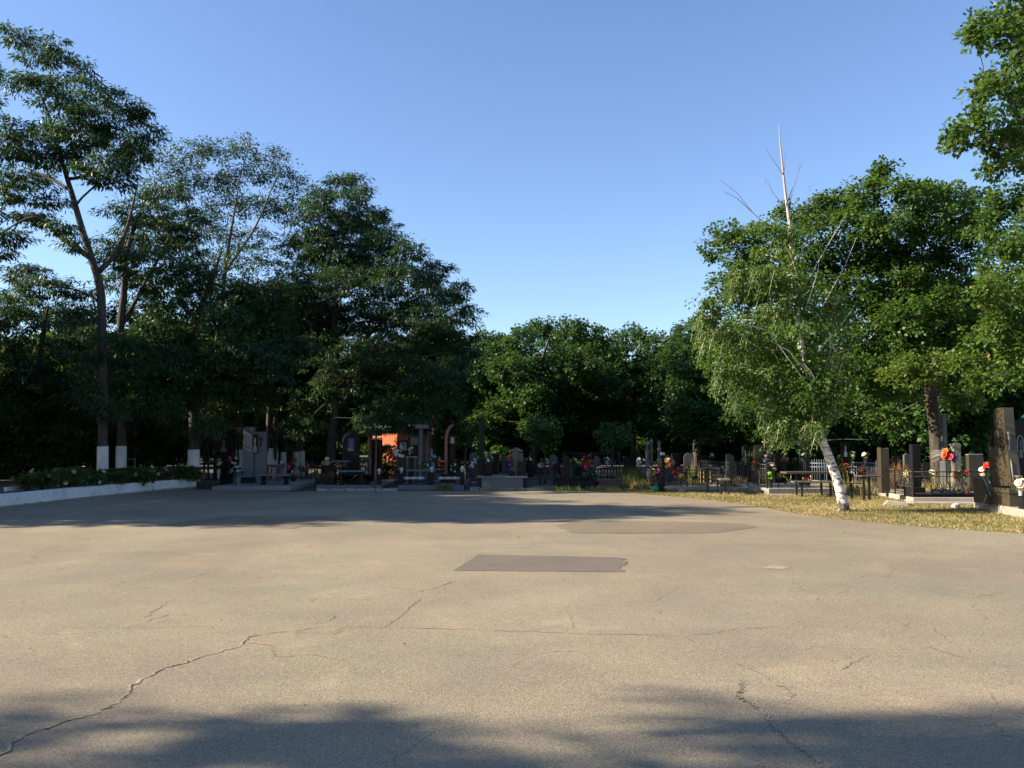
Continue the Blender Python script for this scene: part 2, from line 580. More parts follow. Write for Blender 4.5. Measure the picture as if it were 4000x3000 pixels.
class Grow:
    def __init__(s, kind):
        s.k = KIND[kind]
        s.kind = kind
        s.wood = MB()
        s.nodes = []          # attach points: (Vector, radius)
        s.B, s.D, s.N, s.L, s.W, s.T = [], [], [], [], [], []

    def trunk(s, pts, rad, n=10, attach_from=0.3):
        rad = list(rad[:-1]) + [min(rad[-1], .007)]
        pts = [Vector(p) for p in pts]
        # Catmull-like resample, small wobble
        out, rr = [], []
        m = len(pts)
        for i in range(m - 1):
            p0, p1, p2, p3 = pts[max(i - 1, 0)], pts[i], pts[i + 1], pts[min(i + 2, m - 1)]
            for k in range(4):
                t = k / 4
                q = 0.5 * ((2 * p1) + (p2 - p0) * t + (2 * p0 - 5 * p1 + 4 * p2 - p3) * t * t + (3 * p1 - p0 - 3 * p2 + p3) * t ** 3)
                out.append(q)
                rr.append(rad[i] + (rad[i + 1] - rad[i]) * t)
        out.append(pts[-1])
        rr.append(rad[-1])
        s.wood.tube(out, rr, n)
        for i, (q, r) in enumerate(zip(out, rr)):
            if i >= len(out) * attach_from:
                s.nodes.append((q, r))

    def limb(s, p0, p1, r0, r1, sag=0.1, n=5, steps=4):
        p0, p1 = Vector(p0), Vector(p1)
        ln = (p1 - p0).length
        pts, rr = [], []
        for i in range(steps + 1):
            t = i / steps
            q = p0.lerp(p1, t)
            q.z += math.sin(math.pi * t) * ln * sag * random.uniform(0.3, 1.2)
            if 0 < i < steps:
                q += Vector((random.uniform(-1, 1), random.uniform(-1, 1), random.uniform(-1, 1))) * ln * 0.05
            pts.append(q)
            rr.append(r0 + (r1 - r0) * t)
        s.wood.tube(pts, rr, n, False)
        return list(zip(pts, rr))

    def blob(s, c, r, density=1.0, lscale=1.0, tint=0.0, twig=True):
        """one leafy mass: a limb to it, twigs through it, clumps of leaves on the twigs"""
        c = Vector(c)
        leaf, (ll, lw), per, sr, flat, droop, spm, bk = s.k
        if s.nodes:
            best = min(s.nodes, key=lambda q: (q[0] - c).length + max(0, q[0].z - c.z + 0.3) * 1.5)
            d = (best[0] - c).length
            r0 = min(best[1] * 0.7, 0.02 + 0.012 * d)
            if d > 0.15:
                seg = s.limb(best[0], c, r0, max(0.012, r0 * 0.4), 0.08)
                s.nodes += seg[1:]
        rx, ry, rz = r
        area = 4 * math.pi * (((rx * ry) ** 1.6 + (rx * rz) ** 1.6 + (ry * rz) ** 1.6) / 3) ** (1 / 1.6)
        n = max(4, int(area * spm * density))
        u = rand_unit(n)
        rho = rng.uniform(0.3, 1.0, n) ** 0.6
        sel = rng.random(n) < 0.3
        rho[sel] *= rng.uniform(1.05, 1.5, sel.sum())
        P = np.array(c) + u * rho[:, None] * np.array(r)
        out = u * np.array([1, 1, 0.35])
        if twig:
            for i in range(0, n, 2):
                p0 = Vector(c).lerp(Vector(P[i]), 0.15)
                s.limb(p0, P[i], 0.014, 0.005, 0.06, 3, 2)
        k = per
        base = np.repeat(P, k, 0)
        o2 = np.repeat(out, k, 0)
        off = rand_unit(n * k) * (rng.random((n * k, 1)) ** 0.5) * sr * np.repeat(rng.uniform(0.6, 1.25, (n, 1)), k, 0)
        off[:, 2] *= flat
        if s.kind in ('locust', 'sparse'):
            off[:, 2] -= 0.25 * (off[:, 0] ** 2 + off[:, 1] ** 2) / sr
        B = base + off
        d = off / sr * 0.8 + o2 * 0.5 + rand_unit(n * k) * 0.5
        d[:, 2] -= droop
        nr = rand_unit(n * k) * 0.7 + np.array([0, 0, 0.8]) + o2 * 0.4
        s.push(B, d, nr, ll * lscale, lw * lscale, tint + rng.normal(0, 0.08, n).repeat(k))

    def strands(s, c, r, count, length, drift=(-0.34, 0, 0)):
        """weeping birch twigs hanging from a leafy mass"""
        leaf, (ll, lw), per, sr, flat, droop, spm, bk = s.k
        u = rand_unit(count)
        P = np.array(c) + u * rng.uniform(0.4, 1, (count, 1)) * np.array(r)
        for p in P:
            ln = length * random.uniform(0.5, 1.25)
            m = 5
            pts = []
            for i in range(m):
                t = i / (m - 1)
                pts.append(Vector(p) + Vector((drift[0] * t * ln * 1.6, random.uniform(-.1, .1) * t, 0.12 * math.sin(t * 3) - ln * t * t)))
            s.wood.tube(pts, [0.006, 0.005, 0.004, 0.003, 0.002], 3, False)
            k = int(ln * 90)
            t = rng.random(k) * (m - 1)
            i = np.minimum(t.astype(int), m - 2)
            f = (t - i)[:, None]
            A = np.array([list(q) for q in pts])
            B = A[i] * (1 - f) + A[i + 1] * f + rng.normal(0, 0.05, (k, 3))
            d = rand_unit(k) * 0.7
            d[:, 2] -= 0.8
            s.push(B, d, rand_unit(k) + np.array([0, -0.2, 0.3]), ll, lw, rng.normal(0, 0.05))

    def push(s, B, d, nr, ll, lw, tint):
        n = len(B)
        sc = rng.uniform(0.65, 1.25, n)
        s.B.append(B); s.D.append(d); s.N.append(nr); s.L.append(ll * sc); s.W.append(lw * sc)
        s.T.append(np.clip(rng.normal(0.45, 0.22, n) + tint, 0, 1))

    def finish(s, name, label, cat='tree', loc=(0, 0, 0), group=None, whitewash=None):
        loc = Vector(loc)
        root = thing(name, label, cat, loc, 0, group)
        s.wood.v = [(a - loc.x, b - loc.y, c - loc.z) for a, b, c in s.wood.v]
        tr = obj('trunk', s.wood, s.k[7], root)
        if s.B:
            B = np.concatenate(s.B) - np.array(loc)
            me = leaf_mesh('crown', B, np.concatenate(s.D), np.concatenate(s.N), np.concatenate(s.L), np.concatenate(s.W), s.k[0], np.concatenate(s.T))
            obj('crown', me, None, root)
        if hasattr(s, 'twigs'):
            for q in s.twigs.values():
                q.v = [(a - loc.x, b - loc.y, c - loc.z) for a, b, c in q.v]
                obj('bare_twig', q, 'grey_twig', root)
        if whitewash:
            pts, rad = whitewash
            mb = MB().tube([Vector(p) - loc for p in pts], rad, 12, False)
            obj('whitewashed_base', mb, 'whitewash', tr)
        return root


def picture_tree(name, label, kind, D, trunk, rad, blobs, limbs=(), depth=1.0, density=1.0, jitter=0.7, white=0.0, lscale=1.0, group=None, extra=None, shrink=1.0):
    """a tree whose trunk line, limbs and leafy masses were measured off the photo and set at distance D"""
    g = Grow(kind)
    if kind in ('locust', 'oak'):
        shrink, density = shrink * 1.12, density * .92
    base = ground_at(trunk[0][0], D)
    tp = [base] + [at(px, py, D) for px, py in trunk[1:]]
    g.trunk(tp, rad)
    for ln in limbs:
        lp = [at(q[0], q[1], D + (q[2] if len(q) > 2 else 0)) for q in ln['p']]
        g.trunk(lp, ln['r'], 7, 0.1)
    cx = sum(b[0] for b in blobs) / max(1, len(blobs))
    for b in sorted(blobs, key=lambda b: -b[1]):
        px, py, rx, ry = b[:4]
        tint = b[4] if len(b) > 4 else 0.0  # raised on sunlit masses, so part of the light is in leaf colour
        dy = random.uniform(-1, 1) * depth if len(b) < 6 else b[5]
        d2 = D + dy
        m = d2 / F
        rr = (rx * m, (rx + ry) / 2 * m * 1.1, ry * m)
        g.blob(at(px, py, d2), tuple(max(0.12, q * shrink) for q in rr), density, lscale, tint)
    if extra:
        extra(g)
    ww = None
    if white:
        top = next(i for i, p in enumerate(tp) if p.z > white or i == len(tp) - 1)
        t = (white - tp[top - 1].z) / (tp[top].z - tp[top - 1].z)
        q = tp[top - 1].lerp(tp[top], t)
        rr = rad[top - 1] + (rad[top] - rad[top - 1]) * t
        a = tp[0].copy()
        pts = [a.lerp(q, k / 4) for k in range(5)]
        # the trunk is resampled as a smooth curve: stay a little outside it
        ww = (pts, [max(rad[0], rr) * 1.06 + 0.012] + [rad[0] + (rr - rad[0]) * k / 4 + 0.018 for k in range(1, 5)])
    return g.finish(name, label, 'tree', base, group, ww)


def ground_at(px, D, z=0.0):
    p = at(px, 1800, D)
    return Vector((p.x, D, z))


def sc(l, k=1.0):
    return [tuple(v * k for v in q) for q in l]


# --- left group: feathery locusts along the white wall
L1 = [(60,140,75,45),(150,210,80,45),(215,170,50,35),(260,235,60,22),(110,300,70,30),(60,335,60,25),(190,320,90,50),(330,265,35,50),(350,335,60,30),(250,400,110,50),
      (420,370,80,45),(530,415,75,22),(400,450,140,50),(560,455,60,26),(590,520,60,38),(470,540,130,50),(300,520,140,55),(150,520,100,40),(40,500,70,50),(60,580,110,50),
      (230,620,150,42),(400,640,130,42),(540,600,80,34),(90,690,130,40),(430,700,90,34),(20,760,80,40),(180,780,80,34),(110,840,100,30),(40,920,80,34),(250,880,60,34),
      (10,970,40,40),(290,950,60,35),(-80,400,90,60),(-120,600,110,70),(-100,800,100,60),(-60,250,70,50),(330,1400,70,50,0,-.5),(455,1340,60,50,0,-.4),(350,1540,60,45,0,-.6),(440,1600,55,45,0,-.5),(300,1240,70,40,0,-.4)]
picture_tree('locust_tree', 'tallest tree on the left, leaning open-crowned locust with a whitewashed trunk base', 'locust', 26.5,
             [(405,1900),(402,1600),(398,1300),(392,1130),(355,1000),(322,900),(285,770),(245,640),(190,450),(120,280)], [0.155,0.14,0.135,0.13,0.11,0.1,0.085,0.065,0.045,0.02],
             L1, limbs=[dict(p=[(386,1060),(448,992,0.4),(500,880,0.8),(540,700,1.0)], r=[0.1,0.085,0.06,0.03]),
                        dict(p=[(356,1010),(241,929,-0.5),(139,850,-0.9),(20,900,-1.2)], r=[0.09,0.075,0.06,0.03]),
                        dict(p=[(262,700),(344,681,-0.3),(450,600,-0.6)], r=[0.06,0.05,0.02]),
                        dict(p=[(270,740),(180,690,0.3),(60,640,0.5)], r=[0.06,0.045,0.02]),
                        dict(p=[(395,1180),(320,1140,-0.4),(240,1120,-0.5),(210,1130,-0.5)], r=[0.04,0.03,0.015,0.006])],
             depth=1.6, white=1.45, density=0.95, shrink=0.87)
L2 = [(540,820,110,50),(640,750,90,50),(720,850,90,55),(600,900,120,55),(480,960,80,55),(560,1010,140,55),(690,980,100,60),(480,1090,70,40),(620,1100,130,55),
      (700,1190,110,60),(540,1210,110,60),(620,1310,130,65),(480,1350,90,70),(700,1420,90,60),(560,1440,110,70),(430,1480,90,70),(640,1560,90,70),(520,1600,90,70)]
picture_tree('locust_tree', 'dark locust just right of the tallest tree, its whitewashed trunk second from the left', 'locust', 29.0,
             [(475,1900),(476,1600),(470,1300),(484,1150),(490,1020),(520,900),(560,800)], [0.16,0.145,0.13,0.11,0.09,0.07,0.03], L2,
             limbs=[dict(p=[(472,1280),(560,1120,0.5),(650,950,0.9),(690,860,1)], r=[0.08,0.065,0.05,0.02])], depth=1.6, density=.85, white=1.45)
L0 = [(90,1060,100,36),(170,1120,110,36),(280,1130,80,42),(220,1220,130,45),(330,1230,70,55),(120,1250,100,36),(300,1310,90,45),(60,1180,80,45),(10,1200,60,70,.2),
      (0,1330,90,80),(130,1370,110,70),(270,1420,100,70),(60,1480,110,80),(180,1520,110,80),(310,1560,90,80),(20,1620,90,80),(140,1660,100,70),(270,1680,90,60),(380,1660,60,80),
      (-120,1250,100,90),(-140,1450,110,100),(-120,1640,110,90),(60,1770,90,50),(200,1770,80,40)]
picture_tree('locust_tree', 'low dark locust at the far left whose foliage hangs almost to the rose bed', 'locust', 31.5,
             [(130,1880),(135,1650),(150,1450),(170,1300),(190,1180)], [0.17,0.15,0.12,0.09,0.04], L0,
             limbs=[dict(p=[(140,1560),(60,1400),(0,1260)], r=[0.09,0.07,0.03])], depth=1.8, density=.75)
L3 = [(640,640,80,45),(720,610,80,50),(790,580,70,36),(870,590,80,42),(960,560,60,40),(1050,610,90,36),(700,720,100,50),(830,700,110,50),(950,690,110,50),(1080,690,90,45),
      (1150,740,70,50),(880,800,120,50),(1020,800,130,50),(1130,830,90,50),(800,900,100,50),(950,920,120,55),(850,1010,100,50),(1000,1020,120,55),(880,1120,110,50)]
picture_tree('locust_tree', 'sparse grey-green locust with a thin see-through top behind the dark ones', 'sparse', 33.5,
             [(860,1880),(860,1600),(850,1350),(870,1150),(890,980),(920,800),(945,640)], [0.16,0.14,0.12,0.09,0.065,0.04,0.01], L3,
             limbs=[dict(p=[(866,1180),(760,950,0.5),(720,760,0.9),(690,640,1)], r=[0.06,0.045,0.028,0.01]),
                    dict(p=[(880,1060),(990,900,-0.5),(1060,740,-0.8),(1100,640,-1)], r=[0.06,0.045,0.026,0.01]),
                    dict(p=[(930,720),(965,600),(985,530)], r=[0.03,0.02,0.006]), dict(p=[(800,660),(775,580),(760,545)], r=[0.02,0.014,0.005]),
                    dict(p=[(1060,740),(1110,640),(1135,580)], r=[0.025,0.016,0.005])], depth=1.5, density=1.15)
L3b = [(760,1080,90,60),(1020,1150,110,55),(850,1240,100,55),(960,1300,110,60),(700,1350,90,60),(780,1420,80,70),(1050,1420,100,60),(900,1440,110,60),(740,1540,70,60,.15),
       (830,1570,70,60,.2),(980,1540,100,55),(690,1640,60,50,.1),(820,1660,60,40,.15),(1080,1250,90,60),(920,1160,100,60)]
picture_tree('locust_tree', 'forked locust behind the end of the white wall, half-sunlit whitewashed trunk', 'locust', 29.8,
             [(760,1900),(757,1650),(745,1440),(765,1260),(830,1090),(870,960)], [0.2,0.17,0.15,0.12,0.08,0.03], L3b + [(900,1380,110,60),(1000,1400,110,60),(1120,1340,90,60),(860,1500,100,60)],
             limbs=[dict(p=[(750,1480),(860,1390,0.2),(951,1229,0.4),(1010,1120,0.5)], r=[0.11,0.095,0.07,0.03]),
                    dict(p=[(748,1500),(700,1350,-0.3),(680,1200,-0.4)], r=[0.09,0.07,0.03])], depth=1.5, white=1.32, density=1.15)
L4 = [(1240,770,60,45),(1330,720,60,40),(1380,695,34,26),(1400,760,60,36),(1260,860,100,55),(1380,850,90,55),(1480,830,45,24),(1450,900,90,55),(1320,960,130,70),(1520,940,70,35),
      (1470,1020,120,60),(1600,975,60,32),(1200,960,100,60),(1220,1080,130,70),(1390,1120,140,70),(1560,1090,110,60),(1690,1060,75,42),(1700,1150,95,52),(1800,1130,45,32),
      (1250,1220,130,70),(1420,1250,140,70),(1580,1220,120,60),(1720,1250,110,52),(1815,1215,50,34),(1150,1150,100,60),(1140,1300,110,60),(1300,1370,140,70),(1480,1370,140,70),
      (1640,1350,130,60),(1770,1320,90,42),(1830,1370,50,18),(1160,1440,110,60),(1350,1480,130,60),(1520,1490,130,60),(1660,1460,110,60),(1250,1560,110,60),(1400,1590,110,52),
      (1560,1590,110,52),(1690,1560,90,52),(1780,1450,70,50),(1180,1660,70,40,.2),(1330,1660,80,36,.1),(1480,1650,80,36),(1620,1650,90,40,.15)]
picture_tree('locust_tree', 'broad dark rounded tree with drooping sprays, rightmost of the left group', 'locust', 34.0,
             [(1290,1890),(1296,1720),(1310,1560),(1300,1400),(1310,1200),(1330,1000),(1370,800)], [0.2,0.18,0.16,0.14,0.11,0.07,0.02], L4,
             limbs=[dict(p=[(1305,1480),(1450,1300,0.6),(1600,1180,1),(1740,1130,1.2)], r=[0.1,0.08,0.05,0.02]),
                    dict(p=[(1308,1540),(1480,1460,-0.6),(1640,1400,-1),(1760,1370,-1.2)], r=[0.1,0.08,0.05,0.02]),
                    dict(p=[(1302,1420),(1200,1250,-0.4),(1150,1050,-0.8)], r=[0.09,0.06,0.02])], depth=2.2, density=1.05)

# --- centre: rounded maples farther back
C1 = [(1880,1450,60,55),(1960,1390,65,55),(2040,1340,70,55),(2090,1285,45,36),(2160,1300,70,50),(2240,1285,65,42),(2310,1340,65,50),(2345,1295,20,26),(2000,1450,90,60),(2130,1400,110,70),
      (2270,1410,110,70),(1900,1550,90,60),(2050,1540,120,70),(2210,1530,120,70),(2340,1500,90,70),(1990,1640,110,50,.15),(2150,1640,110,50,.2),(1900,1650,80,44,.1),(2300,1630,100,50),(2090,1560,70,60,0,-1.5),(2085,1670,70,50,.1,-1.5)]
picture_tree('maple_tree', 'widest rounded maple in the middle distance, left of centre gap', 'maple', 42,
             [(2080,1850),(2085,1680),(2095,1520),(2120,1400),(2150,1310)], [0.2,0.18,0.14,0.1,0.04], C1, depth=2.4, density=1.0)
C2 = [(2400,1380,65,55),(2450,1320,55,50),(2510,1310,50,36),(2560,1310,30,28),(2420,1460,90,60),(2530,1400,85,60),(2590,1470,80,60),(2480,1540,110,70),(2600,1580,90,70),(2420,1630,100,60),(2550,1660,100,50)]
picture_tree('maple_tree', 'middle maple with sky gaps through its crown, between two broader trees', 'maple', 44,
             [(2470,1840),(2475,1660),(2480,1500),(2490,1380)], [0.18,0.16,0.12,0.05], C2, depth=2, density=0.8)
C3 = [(2640,1340,55,45),(2700,1300,65,50),(2745,1265,42,32),(2660,1420,80,60),(2760,1380,80,60),(2840,1420,70,60),(2700,1500,100,70),(2810,1500,90,70),(2680,1600,90,70),(2800,1610,100,70),(2740,1690,90,40),(2900,1560,80,80),(2722,1500,75,60,0,-1.2),(2728,1620,75,55,0,-1.2),(2715,1400,60,50,0,-1)]
picture_tree('maple_tree', 'darker maple just left of the birch crown in the middle distance', 'maple', 38,
             [(2720,1860),(2722,1680),(2725,1500),(2735,1350)], [0.18,0.16,0.12,0.05], C3, depth=2)

# --- right: oaks
R1 = [(2785,970,45,34),(2850,925,60,40),(2925,915,60,40),(2900,1005,70,42),(2950,1050,70,45),(3020,960,70,50),(2830,1110,50,45),(2900,1150,80,55),(3100,860,65,42),(3050,830,36,26),(3190,835,70,50),
      (3235,795,45,34),(3150,940,100,60),(3000,1120,100,70),(3150,1100,120,80),(3050,1280,120,80),(3200,1280,120,80),(2900,1300,100,70),(2850,1430,90,70),(3000,1450,120,80),(3160,1450,120,80),(2950,1590,100,60),(3100,1600,110,60)]
picture_tree('oak_tree', 'blue-green oak directly behind the leaning birch', 'oak', 29.5,
             [(3140,1890),(3140,1650),(3135,1450),(3120,1250),(3130,1050)], [0.2,0.18,0.15,0.11,0.05], R1, limbs=[dict(p=[(3128,1300),(3000,1120,0.3),(2880,1000,0.5)], r=[0.09,0.06,0.025])], depth=1.6)
R2 = [(3300,800,65,50),(3380,760,65,50),(3430,700,45,40),(3462,672,38,30),(3520,755,80,42),(3600,735,55,30),(3650,765,75,42),(3760,770,80,42),(3350,880,110,60),(3500,880,120,60),(3640,870,110,60),(3780,870,100,60),
      (3300,1010,110,70),(3430,1010,120,70),(3600,990,110,60),(3750,1000,100,60),(3320,1150,110,70),(3440,1180,100,70),(3780,1150,100,70),(3400,1320,110,70),(3560,1350,90,55),
      (3330,1450,100,70),(3470,1490,95,70),(3700,1330,100,60),(3620,1430,100,50,.3,-2.2),(3560,1470,80,40,.3,-2.4),(3720,1450,80,70,.15),(3310,1590,90,50),(3450,1640,80,40,.1),(3760,1560,60,40,.1),(3600,1150,110,70),(3540,1240,100,60),(3640,1270,90,55),(3560,1080,100,60),(3690,1200,80,60)]
picture_tree('oak_tree', 'big oak with a thick bare trunk behind the iron-fenced grave', 'oak', 27.5,
             [(3665,1900),(3655,1700),(3638,1560),(3615,1380),(3560,1200),(3520,1050),(3500,900)], [0.24,0.2,0.185,0.15,0.11,0.08,0.03], R2,
             limbs=[dict(p=[(3620,1400),(3640,1220,-0.4),(3600,1080,-0.7),(3590,960,-0.8)], r=[0.12,0.1,0.07,0.03]),
                    dict(p=[(3630,1500),(3720,1330,0.4),(3780,1150,0.6)], r=[0.1,0.08,0.03]),
                    dict(p=[(3575,1240),(3440,1150,0.5),(3340,1020,0.8)], r=[0.08,0.06,0.02])], depth=1.8, density=1.15)
R3 = [(3900,800,60,42),(3970,760,80,50),(3860,900,70,50),(3960,920,80,70),(3940,1050,90,70,.1),(3880,1120,70,50,.25,-1.8),(3980,1180,80,70,.15),(3930,1280,90,60,.15),(3850,1330,70,42,.2),(3980,1350,80,60,.1),
      (3820,1430,80,42,.2),(3900,1470,90,42,.1),(4080,800,100,70),(4100,950,110,80),(4100,1150,110,90),(4100,1330,110,80),(4200,1000,110,110),(4200,1220,110,110)]
picture_tree('oak_tree', 'yellow-green sunlit oak at the right edge above the tall bronze stele', 'oak', 22.5,
             [(4120,1900),(4115,1650),(4100,1450),(4080,1200),(4060,950)], [0.22,0.2,0.17,0.12,0.05], R3, depth=1.3)
R4 = [(3830,105,45,42),(3885,65,45,42),(3920,130,65,50),(3985,50,55,50),(3806,150,16,34),(3985,200,50,55),(3960,270,45,45),(3845,308,36,24),(3815,370,24,32),(3860,350,36,34),(3930,350,55,55),(3985,420,50,65),
      (3785,495,34,28),(3725,518,40,17),(3745,560,26,24),(3805,475,34,32),(3852,465,18,30),(3850,540,26,15),(3940,480,55,55),(3920,560,55,45),(3980,600,50,45),(3890,612,34,34),(3878,655,24,24),
      (4090,100,110,110),(4130,330,140,130),(4120,560,120,110),(4250,200,140,160),(4260,480,140,150),(4080,-60,120,100),(4230,-80,140,120)]
picture_tree('oak_tree', 'nearest oak, its ragged side reaching into the sky at the upper right corner', 'oak', 17.5,
             [(4520,2040),(4500,1600),(4440,1200),(4350,800),(4260,500),(4200,200)], [0.26,0.24,0.21,0.17,0.12,0.05], R4,
             limbs=[dict(p=[(4330,760),(4120,600),(3950,520),(3760,525)], r=[0.1,0.06,0.03,0.01]), dict(p=[(4250,460),(4080,240),(3900,120)], r=[0.08,0.05,0.012])], depth=0.9, density=1.1)

# --- the leaning birch
BB = [(3010,885,55,22),(3080,920,50,36),(3010,1000,80,45),(2960,1080,80,45),(2900,1150,95,45),(3050,1080,100,55),(2810,1200,55,40),(2830,1290,70,42),(2950,1250,100,55),(3080,1200,100,60),(3180,1130,60,50),
      (3200,1230,70,55),(2900,1340,90,45),(3020,1370,100,55),(3150,1350,100,55),(3240,1320,60,55),(2870,1430,60,28),(2960,1460,75,38),(3080,1480,95,50),(3200,1460,85,55),(3090,1570,75,45),(3190,1560,85,50),(3265,1530,42,40),(3110,1000,70,50,0,-.7),(3100,1120,80,50,0,-.8),(3120,1290,90,60,0,-.9),(3140,1420,90,55,0,-.8),(3160,1520,80,50,0,-.7),(3060,900,50,30,0,-.4),(3200,1620,60,40,0,-.5),(3260,1430,60,50,0,.3),(3250,1230,60,50,0,.3)]
STR = [(2830,1300,70,30,7,.6),(2800,1230,40,30,6,.5),(2870,1400,60,30,7,.6),(2950,1480,80,30,8,.55),(3050,1560,70,30,8,.7),(3080,1640,50,30,8,.55),(3150,1640,70,30,10,.6),(3220,1600,70,30,9,.7),(3040,1680,24,20,4,.4),
       (3100,1690,30,20,5,.45),(3190,1680,50,20,7,.4),(3270,1560,40,40,6,.6),(2760,1240,26,20,3,.5),(3120,1500,120,60,14,.6),(3000,1300,130,90,16,.6),(3120,1200,120,80,12,.6),(3000,1080,100,60,10,.6),(2780,1190,30,20,5,.55),(2765,1280,24,20,4,.5),(2850,1450,40,20,6,.6),(2920,1500,40,20,6,.6),(3300,1500,40,40,6,.6),(3310,1340,40,50,6,.7),(2900,1060,40,30,5,.5),(3280,1180,40,40,5,.6)]
TW = [((3063,690),(3030,640),(2990,580)), ((3075,790),(3110,700),(3135,620)), ((3080,800),(3100,745),(3110,700)), ((3070,815),(3020,755),(2995,700)), ((3100,895),(3150,810),(3172,765),(3160,722)),
      ((3030,910),(2940,830),(2880,755),(2815,705)), ((2945,835),(2880,775),(2822,746)), ((3045,1020),(2990,930),(2950,840)), ((3180,1050),(3250,930),(3310,830)), ((3125,1120),(3100,1030),(3065,950)),
      ((3150,1200),(3195,1060),(3205,950)), ((3210,1200),(3300,1040),(3345,930)), ((3190,1380),(3300,1250),(3340,1190)), ((3180,1480),(3080,1370),(2990,1320)), ((3060,690),(3065,640),(3070,580)),
      ((3150,1500),(3000,1290),(2880,1260)), ((3215,1720),(3300,1715),(3390,1718)), ((3190,1640),(3260,1637),(3310,1615)), ((3170,1560),(3250,1480),(3280,1440))]


def birch_extra(g):
    D = 19.6
    g.twigs = {j: MB() for j in (0, 1, 2, 3, 4, 5, 6, 7, 14)}
    for j, tw in enumerate(TW):
        k = len(tw)
        g.twigs.get(j, g.wood).tube([at(x, y, D + 0.25 * (i / k) * (1 if x > 3080 else -1) - (.75 if 8 <= j <= 13 or j == 15 else 0)) for i, (x, y) in enumerate(tw)], [0.011 - 0.008 * i / (k - 1) for i in range(k)], 5, False)
    for i in range(26):      # fine bare twiglets
        j = random.randrange(12)
        tw = TW[j]
        a, b = tw[-2], tw[-1]
        t = random.random()
        x, y = a[0] + (b[0] - a[0]) * t, a[1] + (b[1] - a[1]) * t
        dx = random.uniform(-26, 26)
        g.twigs.get(j, g.wood).tube([at(x, y, D), at(x + dx * .6, y - 10, D + .1), at(x + dx, y - random.uniform(-20, 24), D + .15)], [0.004, 0.003, 0.002], 3, False)
    for (px, py, rx, ry, n, ln) in STR:
        m = D / F
        g.strands(at(px, py, D - .15 + random.uniform(-.65, .5)), (rx * m, rx * m, ry * m), int(n * 1.5), ln)


picture_tree('birch_tree', 'leaning white-barked birch with bare dead top twigs, growing in the dry grass', 'birch', 19.6,
             [(3294,2000),(3278,1900),(3240,1790),(3204,1700),(3165,1560),(3135,1400),(3118,1250),(3100,1100),(3087,900),(3071,780),(3060,680),(3048,560),(3042,487)],
             [0.135,0.112,0.1,0.095,0.085,0.075,0.066,0.055,0.042,0.034,0.026,0.016,0.006], BB, depth=0.7, extra=birch_extra, density=.52)


# --- trees copied into the depth of the cemetery
def stock_tree(kind, h, crown_from, cr, nblob, seed, name, label, density=0.8, white=0.0, lscale=1.25, trunk_r=0.15, group=None):
    random.seed(seed)
    g = Grow(kind)
    lean = Vector((random.uniform(-.3, .3), random.uniform(-.3, .3), 0))
    pts = [Vector((0, 0, 0)), Vector((0, 0, h * .25)) + lean * .3, Vector((0, 0, h * .5)) + lean * .2, Vector((0, 0, h * .75)) + lean, Vector((0, 0, h * .92)) + lean]
    g.trunk(pts, [trunk_r, trunk_r * .85, trunk_r * .7, trunk_r * .45, trunk_r * .15])
    for i in range(nblob):
        t = (i + .5) / nblob
        z = crown_from + (h - crown_from) * t
        prof = math.sin(math.pi * (0.15 + 0.8 * t)) ** 0.7
        a = i * 2.4 + random.uniform(-.5, .5)
        rr = cr * prof * random.uniform(.35, .8)
        b = cr * random.uniform(.32, .48)
        g.blob((math.cos(a) * rr, math.sin(a) * rr, z), (b, b, b * .7), density, lscale)
    ww = ([(0, 0, 0), (0, 0, white * .5), (0, 0, white)], [trunk_r + .03, trunk_r + .025, trunk_r + .02]) if white else None
    return g.finish(name, label, 'tree', (0, 0, 0), group, ww)


BACK = 'dark leafy tree standing in the shaded wood behind the graves'
WHITE = 'tree with a whitewashed trunk foot in the row behind the graves'
stock = [stock_tree('maple', 7.2, 1.0, 2.6, 22, 3, 'maple_tree', BACK, group='trees in the wood behind'),
         stock_tree('oak', 6.6, 0.8, 2.4, 20, 5, 'oak_tree', BACK, group='trees in the wood behind', lscale=1.5, density=.65),
         stock_tree('maple', 5.4, 0.3, 2.4, 20, 9, 'maple_tree', BACK, group='trees in the wood behind', lscale=1.3)]
wtree = stock_tree('maple', 7.4, 3.9, 2.1, 15, 21, 'whitewashed_tree', WHITE, white=1.25, trunk_r=.12, group='whitewashed trees in a row', density=.5)
gtree = stock_tree('locust', 15, 4.5, 4.6, 30, 31, 'locust_tree', 'tall locust beyond the left edge of the view', density=.36, lscale=1.7, trunk_r=.24, group='tall locusts on the left')


def place(src, used, x, y, s, rz, z=0.0):
    o = src if not used else copy_tree(src)
    o.location = (x, y, z)
    o.rotation_euler = (0, 0, rz)
    o.scale = (s, s, s)
    return o


# whitewashed row: photo columns of their trunks
for i, (px, D, s) in enumerate([(935, 37, 1), (1052, 36, 1.05), (1072, 36.6, 1.05), (1108, 39.2, .9), (1156, 39.5, .9), (1178, 38, .95), (640, 40, 1), (1690, 44, 1)]):
    p = ground_at(px, D)
    place(wtree, i, p.x, p.y, s, i * 1.3)
